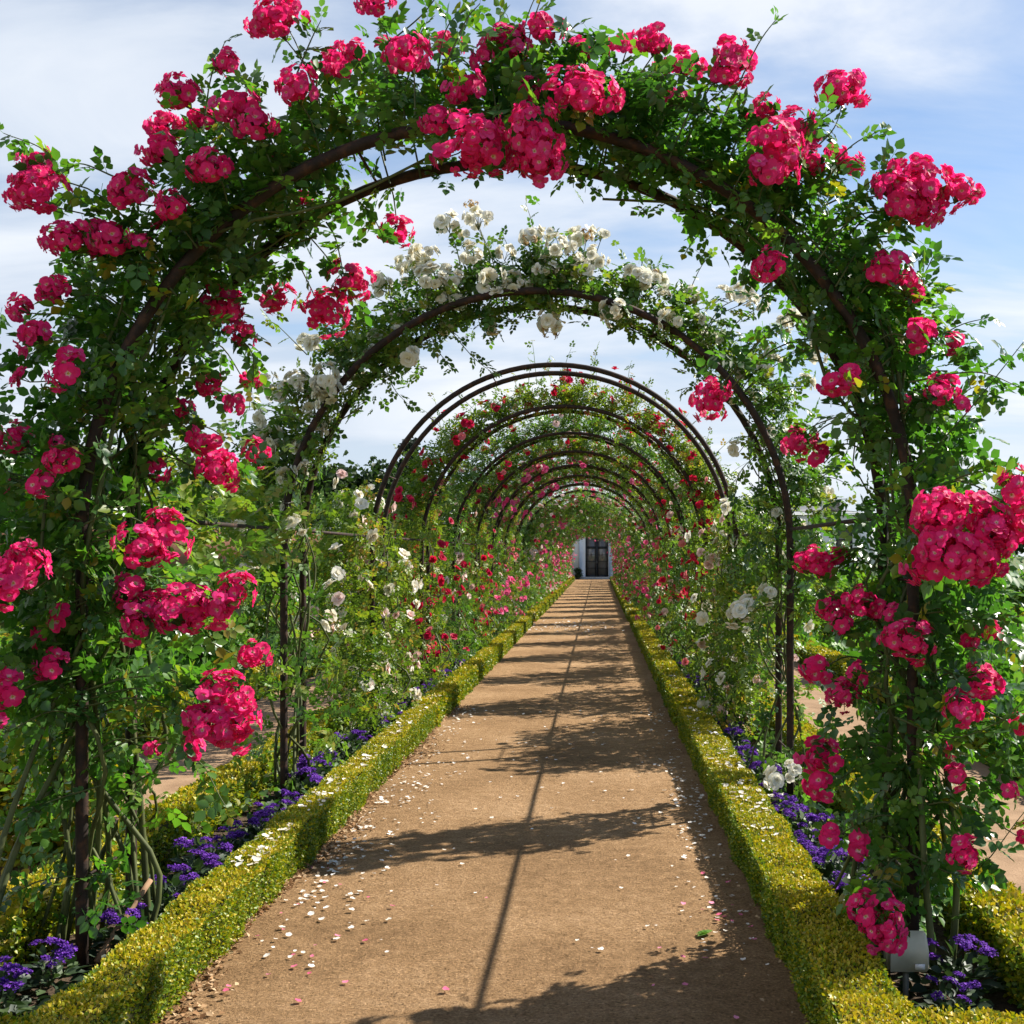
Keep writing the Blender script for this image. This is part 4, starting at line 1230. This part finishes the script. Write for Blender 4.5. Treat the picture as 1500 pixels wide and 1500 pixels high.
# ------------------------------------------------------------------ litter on the path (uncountable)
a = Acc()
n = 520
py = RNG.uniform(4.6, 12.5, n)
px = np.where(RNG.random(n) < 0.5, PL + 0.06 + np.abs(RNG.normal(0, 0.26, n)), np.where(RNG.random(n) < 0.6, PR - 0.05 - np.abs(RNG.normal(0, 0.16, n)), RNG.uniform(PL + 0.1, PR - 0.1, n)))
sel = (px > PL + 0.03) & (px < PR - 0.03)
px, py = px[sel], py[sel]
a.stamp(T_PETAL, np.stack([px, py, np.full(len(px), 0.012)], 1), frames_z(UP + rand_dirs(len(px)) * 0.25), RNG.uniform(0.008, 0.026, len(px)))
for (cx_, cy_, sx_, sy_, m_) in ((-1.33, 6.5, 0.07, 0.45, 45), (-1.36, 5.6, 0.06, 0.3, 16), (0.58, 7.9, 0.06, 0.6, 50), (0.56, 6.9, 0.06, 0.4, 22), (-1.36, 8.3, 0.05, 0.8, 30), (-0.7, 26.5, 0.5, 1.5, 160)):
    p = np.stack([RNG.normal(cx_, sx_, m_), RNG.normal(cy_, sy_, m_), np.full(m_, 0.013)], 1)
    p[:, 0] = np.clip(p[:, 0], PL + 0.04, PR - 0.04)
    a.stamp(T_PETAL, p, frames_z(UP + rand_dirs(m_) * 0.3), RNG.uniform(0.008, 0.028, m_) * (2 if cy_ > 20 else 1))
for (x0, x1, y0, y1, m_) in ((PL - HWL, PL, 5.3, 6.1, 40), (PL - HWL, PL, 6.4, 8.3, 80), (PL - HWL, PL, 8.5, 12, 90), (PR, PR + HW, 5.7, 6.3, 14), (PR, PR + HW, 6.3, 8.9, 100), (PR, PR + HW, 9, 14, 90)):
    p = np.stack([RNG.uniform(x0 + 0.02, x1 - 0.02, m_), RNG.uniform(y0, y1, m_), np.full(m_, HH + 0.008)], 1)
    a.stamp(T_PETAL, p, frames_z(UP + rand_dirs(m_) * 0.4), RNG.uniform(0.010, 0.032, m_))
n = 46
pp = np.stack([np.where(RNG.random(n) < 0.6, PL + 0.05 + np.abs(RNG.normal(0, 0.35, n)), PR - 0.05 - np.abs(RNG.normal(0, 0.25, n))), RNG.uniform(3.8, 6.2, n), np.full(n, 0.012)], 1)
a.stamp(T_PETAL, pp, frames_z(UP + rand_dirs(n) * 0.3), RNG.uniform(0.010, 0.024, n), None, {0: 1})
tag(link('fallen_petals', a.build('fallen_petals', ['petal_fallen', 'petal_pink'])), 'white and a few pink rose petals scattered on the path and hedge tops', 'petals', None, 'stuff')

a = Acc()
n = 2900
py = 3.6 + 9 * RNG.random(n) ** 1.3
px = PL - 0.02 + np.abs(RNG.normal(0, 0.085, n)) * (0.6 + 0.5 * np.sin(py * 2.1))
a.stamp(T_BOX, np.stack([px, py, RNG.uniform(0.008, 0.02, n)], 1), frames(rand_dirs(n) * np.array([1, 1, 0.35]), UP + rand_dirs(n) * 0.7), RNG.uniform(0.013, 0.034, n))
n = 260
py = 3.6 + 9 * RNG.random(n)
px = PR + 0.02 - np.abs(RNG.normal(0, 0.06, n))
a.stamp(T_BOX, np.stack([px, py, RNG.uniform(0.008, 0.018, n)], 1), frames(rand_dirs(n) * np.array([1, 1, 0.35]), UP + rand_dirs(n) * 0.7), RNG.uniform(0.010, 0.024, n))
tag(link('leaf_litter', a.build('leaf_litter', ['dry_leaf'])), 'dry brown leaves gathered along the foot of the hedges', 'dry leaves', None, 'stuff')

a = Acc()
n = 6000
py = 3.7 + 9 * RNG.random(n) ** 1.6
px = RNG.uniform(PL + 0.03, PR - 0.03, n)
T_STONE = mk([(0.5, 0, 0), (0.15, 0.45, 0), (-0.42, 0.25, 0), (-0.4, -0.3, 0), (0.15, -0.48, 0), (0.1, 0.02, 0.34)], [(0, 1, 5), (1, 2, 5), (2, 3, 5), (3, 4, 5), (4, 0, 5)])
a.stamp(T_STONE, np.stack([px, py, np.full(n, 0.001)], 1), frames_z(np.tile(UP, (n, 1)) + rand_dirs(n) * 0.1), RNG.uniform(0.003, 0.010, n))
tag(link('path_grit', a.build('path_grit', ['path'])), 'small grit and crumbs of earth on the path', 'grit', None, 'stuff')

# ------------------------------------------------------------------ garden plots
def crop(name, x0, x1, y0, y1, n, h, size, label, leafm='crop_leaf', rows=None):
    a = Acc()
    x = RNG.uniform(x0, x1, n)
    if rows:
        x = x0 + (np.floor(RNG.random(n) * rows) + 0.5) * (x1 - x0) / rows + RNG.normal(0, (x1 - x0) / rows * 0.2, n)
    y = RNG.uniform(y0, y1, n)
    hh = h * (0.55 + 0.45 * np.sin(x * 2.3 + np.sin(y)) * np.sin(y * 1.9)) + 0.05
    p = np.stack([x, y, RNG.random(n) ** 0.6 * np.clip(hh, 0.05, None)], 1)
    a.stamp(T_BROAD, p, frames(rand_dirs(n) + UP * 0.3, UP * 0.7 + rand_dirs(n) * 0.7), size * RNG.uniform(0.6, 1.3, n))
    return tag(link(name, a.build(name, [leafm])), label, 'plants', None, 'stuff')
crop('leafy_crop', -9.5, -4.2, 8, 24, 9000, 0.40, 0.15, 'green leafy plants filling the plot left of the arches')
crop('leafy_crop', -26, -4.2, 29.6, 52, 12000, 1.3, 0.30, 'green leafy rows beyond the low hedges on the left')
crop('leafy_crop', 3.4, 9.5, 7, 24, 9000, 0.34, 0.15, 'green leafy plants filling the plot right of the arches')
crop('leafy_crop', 3.4, 28, 29.6, 60, 12000, 0.7, 0.30, 'broad green crop field beyond the low hedges on the right')
crop('leafy_crop', -20, -9.6, 8, 24, 5000, 0.5, 0.2, 'green plants at the far left of the garden', 'leaf_light')
crop('leafy_crop', 9.6, 20, 8, 24, 5000, 0.5, 0.2, 'green plants at the far right of the garden', 'leaf_light')
for sx, lab in ((-1, 'low green leaves under the roses in the left bed'), (1, 'low green leaves under the roses in the right bed')):
    x0, x1 = (OL, BL) if sx < 0 else (BR, OR_)
    crop('bed_greenery', x0 + 0.03, x1 - 0.03, 4.9, 26, 2400, 0.14, 0.055, lab, 'leaf_mid')

def bush_mesh(n, rx, rz, zc, size, leafm, seed):
    a = Acc()
    nc = 26
    c = rand_dirs(nc) * (RNG.random(nc) ** 0.4)[:, None] * np.array([rx, rx, rz])
    i = RNG.integers(0, nc, n)
    p = c[i] + RNG.normal(size=(n, 3)) * rx * 0.22 + np.array([0, 0, zc])
    p[:, 2] = np.maximum(p[:, 2], 0.04)
    out = (p - np.array([0, 0, zc])) / rx
    a.stamp(T_LEAF, p, frames(out + rand_dirs(n), UP * 0.6 + out * 0.4 + rand_dirs(n) * 0.5), size * RNG.uniform(0.7, 1.3, n))
    return a.build('crown', [leafm])
bush_m = [bush_mesh(1500, 0.42, 0.34, 0.78, 0.09, 'crop_leaf', 1), bush_mesh(1500, 0.48, 0.42, 0.72, 0.08, 'leaf_light', 2), bush_mesh(1300, 0.36, 0.30, 0.9, 0.08, 'leaf_mid', 3)]
a = Acc()
add_tube(a, [(0, 0, -0.02), (0.01, 0, 0.4), (0, 0.01, 0.85)], [0.022, 0.018, 0.010], 7)
stem_me = a.build('trunk', ['bark'], smooth=True)
SH = [(-4.4, 13.2, 0), (-4.5, 16.0, 1), (-4.3, 18.6, 0), (-5.6, 14.5, 2), (-6.0, 17.5, 1), (-4.4, 21.5, 2), (-6.6, 20.5, 0), (-4.6, 10.6, 1), (-7.2, 15.2, 0), (3.6, 15.5, 2), (3.8, 19.0, 1), (5.4, 17.0, 0), (4.9, 12.0, 1), (7.2, 20.5, 2)]
cnt = {-1: 0, 1: 0}
for (x, y, k) in sorted(SH, key=lambda q: q[1]):
    sd = -1 if x < 0 else 1
    t = thing('garden_shrub', '%s shrub on a short stem, %s from the camera in the %s plot' % (['fresh green', 'yellow green', 'dull green'][k], ORD[cnt[sd]], 'left' if sd < 0 else 'right'), 'shrub', (x, y, 0), 'stemmed shrubs in the garden plots')
    cnt[sd] += 1
    t.rotation_euler = (0, 0, random.uniform(0, 6.28))
    s = random.uniform(0.85, 1.2); t.scale = (s, s, s)
    link('crown', bush_m[k], t); link('trunk', stem_me, t)
# clipped yellow-green bush by the left side path
t = thing('garden_shrub', 'dense yellow green bush beside the left side path at the picture edge', 'shrub', (-2.95, 6.3, 0))
link('crown', bush_mesh(5000, 0.42, 0.36, 0.32, 0.045, 'box_leaf', 5), t)

# ------------------------------------------------------------------ trees, wall and house at the back
def tree_mesh(h, rx, n, size, leafm, conic=False):
    a = Acc()
    nc = 60
    if conic:
        z = RNG.random(nc) ** 1.4
        an = RNG.uniform(0, 6.28, nc); rr = rx * (1 - z) * RNG.uniform(0.4, 1.0, nc) + 0.1
        c = np.stack([rr * np.cos(an), rr * np.sin(an), h * (0.15 + 0.83 * z)], 1)
        sg = rx * 0.16
    else:
        c = rand_dirs(nc) * (0.45 + 0.55 * RNG.random(nc))[:, None] * np.array([rx, rx, h * 0.36]) + np.array([0, 0, h * 0.60])
        sg = rx * 0.15
    i = RNG.integers(0, nc, n)
    ct = RNG.random(nc)
    p = c[i] + RNG.normal(size=(n, 3)) * sg
    p[:, 2] = np.maximum(p[:, 2], 0.2)
    a.stamp(T_BROAD, p, frames(rand_dirs(n) - UP * 0.2, UP * 0.6 + rand_dirs(n) * 0.8), size * RNG.uniform(0.6, 1.3, n), np.clip(ct[i] * 0.5 + RNG.random(n) * 0.5, 0, 1))
    crown = a.build('crown', [leafm])
    a = Acc()
    add_tube(a, [(0, 0, -0.1), (0.05, 0, h * 0.3), (0, 0.05, h * 0.62)], [h * 0.028, h * 0.02, h * 0.008], 8)
    for k in range(7):
        an = k * 0.9 + RNG.random()
        z0 = h * RNG.uniform(0.28, 0.5)
        e = np.array([math.cos(an) * rx * 0.6, math.sin(an) * rx * 0.6, z0 + h * 0.22])
        add_tube(a, [(0, 0, z0), e * 0.5 + np.array([0, 0, z0 * 0.5 + 0.1]), e], [h * 0.012, h * 0.009, h * 0.004], 6)
    return crown, a.build('trunk', ['bark'], smooth=True)
TR = [tree_mesh(8.0, 3.2, 5200, 0.36, 'tree_leaf'), tree_mesh(7.0, 3.6, 5200, 0.34, 'tree_leaf'), tree_mesh(9.5, 1.7, 4200, 0.30, 'pine_leaf', True)]
TL = [(-15.2, 72, 0, 1.0), (-12.0, 76, 2, 0.93), (-20, 70, 1, 1.0), (-25, 74, 0, 0.9), (-31, 70, 1, 1.15), (-37, 66, 0, 1.1), (-13.2, 80, 1, 0.9), (-18.2, 79, 0, 0.95), (-9.5, 84, 1, 1.0), (-27.5, 60, 1, 1.1),
      (21.5, 82, 1, 0.85), (26, 78, 0, 0.78), (31, 80, 1, 0.9), (36, 76, 0, 0.8), (12, 92, 0, 0.85), (17, 94, 1, 0.9), (7, 95, 0, 0.8), (24, 90, 0, 0.8)]
KIND = ['round leafy green tree', 'broad spreading green tree', 'dark pointed conifer']
for i, (x, y, k, s) in enumerate(sorted(TL)):
    side = 'left of the white house' if x < 0 else ('behind the white house' if 85 < y and x < 20 else 'right of the white house')
    t = thing('tree', '%s %s, %s tree from the left' % (KIND[k], side, ORD[i]), 'tree', (x, y, 0), 'trees behind the garden')
    t.rotation_euler = (0, 0, random.uniform(0, 6.28)); t.scale = (s, s, s)
    link('crown', TR[k][0], t); link('trunk', TR[k][1], t)

t = thing('brick_wall', 'long red brick garden wall at the back left, behind the plots', 'wall', (0, 56, 0))
a = Acc(); add_box(a, -45, -11, 0, 0.35, -0.1, 2.75); link('wall_body', a.build('wall_body', ['brick']), t)
a = Acc(); add_box(a, -45.05, -10.95, -0.06, 0.41, 2.752, 2.86, 0, 0.02); link('coping', a.build('coping', ['stone']), t)

def house():
    hx0, hx1 = -11.0, 18.0
    H = 4.15
    t = thing('white_house', 'long white house with tall black doors at the end of the path', 'house', (0, HOUSE, 0))
    dx0, dx1, dz1 = -0.86, 0.62, 2.95          # door opening
    wins = [(-9.3, -8.2), (-6.3, -5.2), (-3.6, -2.5), (3.6, 4.7), (7.0, 8.1), (10.2, 11.3), (13.2, 14.3), (15.45, 16.55)]
    wz0, wz1 = 1.75, 3.35
    a = Acc()
    y0, y1 = 0.0, 8.0
    # front wall laid out as piers, sills and lintels so that every opening is a hole
    ops = sorted([(dx0, dx1, -0.02, dz1)] + [(w0, w1, wz0, wz1) for w0, w1 in wins])
    x = hx0
    for (o0, o1, z0, z1) in ops:
        add_box(a, x, o0, 0, 0.35, -0.1, H)
        if z0 > 0:
            add_box(a, o0, o1, 0, 0.35, -0.1, z0)
        add_box(a, o0, o1, 0, 0.35, z1, H)
        x = o1
    add_box(a, x, hx1, 0, 0.35, -0.1, H)
    add_box(a, hx0, hx0 + 0.35, 0.351, y1, -0.1, H); add_box(a, hx1 - 0.35, hx1, 0.351, y1, -0.1, H)
    add_box(a, hx0 + 0.351, hx1 - 0.351, y1 - 0.35, y1, -0.1, H)
    link('wall', a.build('wall', ['plaster']), t)
    a = Acc(); add_box(a, hx0 - 0.2, hx1 + 0.2, -0.22, 0.30, H + 0.002, H + 0.18, 0, 0.03)
    link('cornice', a.build('cornice', ['whitepaint']), t)
    # roof
    a = Acc()
    v = [(hx0 - 0.2, 0.31, H + 0.05), (hx1 + 0.2, 0.31, H + 0.05), (hx1 + 0.2, y1 + 0.2, H + 0.05), (hx0 - 0.2, y1 + 0.2, H + 0.05), (hx0 + 3, 4, H + 0.75), (hx1 - 3, 4, H + 0.75)]
    a.add(v, [(0, 1, 5, 4), (1, 2, 5), (2, 3, 4, 5), (3, 0, 4), (0, 3, 2, 1)])
    link('roof', a.build('roof', ['slate']), t)
    # pilasters and step
    for px_ in (dx0 - 0.42, dx1 + 0.02):
        a = Acc(); add_box(a, px_, px_ + 0.40, -0.10, -0.003, 0.02, dz1 + 0.1, 0, 0.02); add_box(a, px_ - 0.03, px_ + 0.43, -0.13, -0.003, dz1 + 0.102, dz1 + 0.25, 0, 0.02)
        link('pilaster', a.build('pilaster', ['whitepaint']), t)
    a = Acc(); add_box(a, dx0 - 0.75, dx1 + 0.65, -0.75, -0.14, -0.05, 0.14, 0, 0.02)
    link('doorstep', a.build('doorstep', ['stone']), t)
    # double door
    dw = (dx1 - dx0) / 2
    for k in range(2):
        x0 = dx0 + k * dw
        a = Acc()
        fr = 0.085
        add_box(a, x0 + 0.005, x0 + fr, 0.10, 0.17, 0.02, dz1 - 0.02); add_box(a, x0 + dw - fr, x0 + dw - 0.005, 0.10, 0.17, 0.02, dz1 - 0.02)
        for (z0, z1) in ((0.02, 0.26), (1.98, 2.12), (dz1 - 0.14, dz1 - 0.02)):
            add_box(a, x0 + fr + 0.001, x0 + dw - fr - 0.001, 0.102, 0.168, z0, z1)
        for z0 in (0.68, 1.12, 1.55):
            add_box(a, x0 + fr + 0.001, x0 + dw - fr - 0.001, 0.115, 0.155, z0, z0 + 0.03)
        o = link('door', a.build('door', ['blackpaint']), t)
        a = Acc(); add_box(a, x0 + 0.04, x0 + dw - 0.04, 0.132, 0.138, 0.1, dz1 - 0.08)
        link('pane', a.build('pane', ['glass']), o)
        a = Acc(); hx = x0 + (dw - 0.045 if k == 0 else 0.045)
        add_tube(a, [(hx, 0.098, 1.02), (hx, 0.05, 1.02), (hx, 0.05, 1.14)], 0.012, 6)
        link('handle', a.build('handle', ['zinc']), o)
    for (w0, w1) in wins:
        a = Acc()
        add_box(a, w0 + 0.003, w0 + 0.08, 0.10, 0.16, wz0 + 0.003, wz1 - 0.003); add_box(a, w1 - 0.08, w1 - 0.003, 0.10, 0.16, wz0 + 0.003, wz1 - 0.003)
        for z in (wz0 + 0.003, (wz0 + wz1) / 2 - 0.03, wz1 - 0.073):
            add_box(a, w0 + 0.081, w1 - 0.081, 0.102, 0.158, z, z + 0.07)
        xm = (w0 + w1) / 2
        for (z0, z1) in ((wz0 + 0.074, (wz0 + wz1) / 2 - 0.031), ((wz0 + wz1) / 2 + 0.041, wz1 - 0.074)):
            add_box(a, xm - 0.02, xm + 0.02, 0.11, 0.15, z0, z1)
        o = link('window', a.build('window', ['blackpaint']), t)
        a = Acc(); add_box(a, w0 + 0.03, w1 - 0.03, 0.128, 0.134, wz0 + 0.03, wz1 - 0.03)
        link('pane', a.build('pane', ['glass']), o)
        a = Acc(); add_box(a, w0 - 0.10, w1 + 0.10, -0.12, -0.003, wz0 - 0.10, wz0 - 0.01, 0, 0.01)
        link('sill', a.build('sill', ['stone']), o)
    for (w0, w1) in ((3.7, 4.6), (7.1, 8.0), (10.3, 11.2), (14.9, 15.8)):
        a = Acc()
        add_box(a, w0 - 0.12, w0, 0.45, 1.7, H + 0.19, H + 0.85); add_box(a, w1, w1 + 0.12, 0.45, 1.7, H + 0.19, H + 0.85)
        add_box(a, w0 - 0.2, w1 + 0.2, 0.35, 2.4, H + 0.852, H + 0.95, 0, 0.02)
        o = link('dormer', a.build('dormer', ['whitepaint']), t)
        a = Acc(); add_box(a, w0 + 0.002, w1 - 0.002, 0.52, 0.53, H + 0.19, H + 0.85)
        link('pane', a.build('pane', ['glass']), o)
house()
# clipped ball by the door
t = thing('door_shrub', 'small dark clipped shrub beside the left of the black doors', 'shrub', (-1.33, HOUSE - 0.75, 0))
link('crown', bush_mesh(1500, 0.26, 0.34, 0.36, 0.06, 'tree_leaf', 9), t)

# ------------------------------------------------------------------ render settings
scene.view_settings.view_transform = 'Standard'
scene.view_settings.look = 'None'
scene.view_settings.exposure = 1.05
scene.view_settings.gamma = 1.0
scene.view_settings.use_curve_mapping = False
scene.render.engine = 'CYCLES'
cy = scene.cycles
cy.max_bounces = 6
cy.diffuse_bounces = 3
cy.glossy_bounces = 2
cy.transmission_bounces = 4
cy.transparent_max_bounces = 4
cy.caustics_reflective = False
cy.caustics_refractive = False
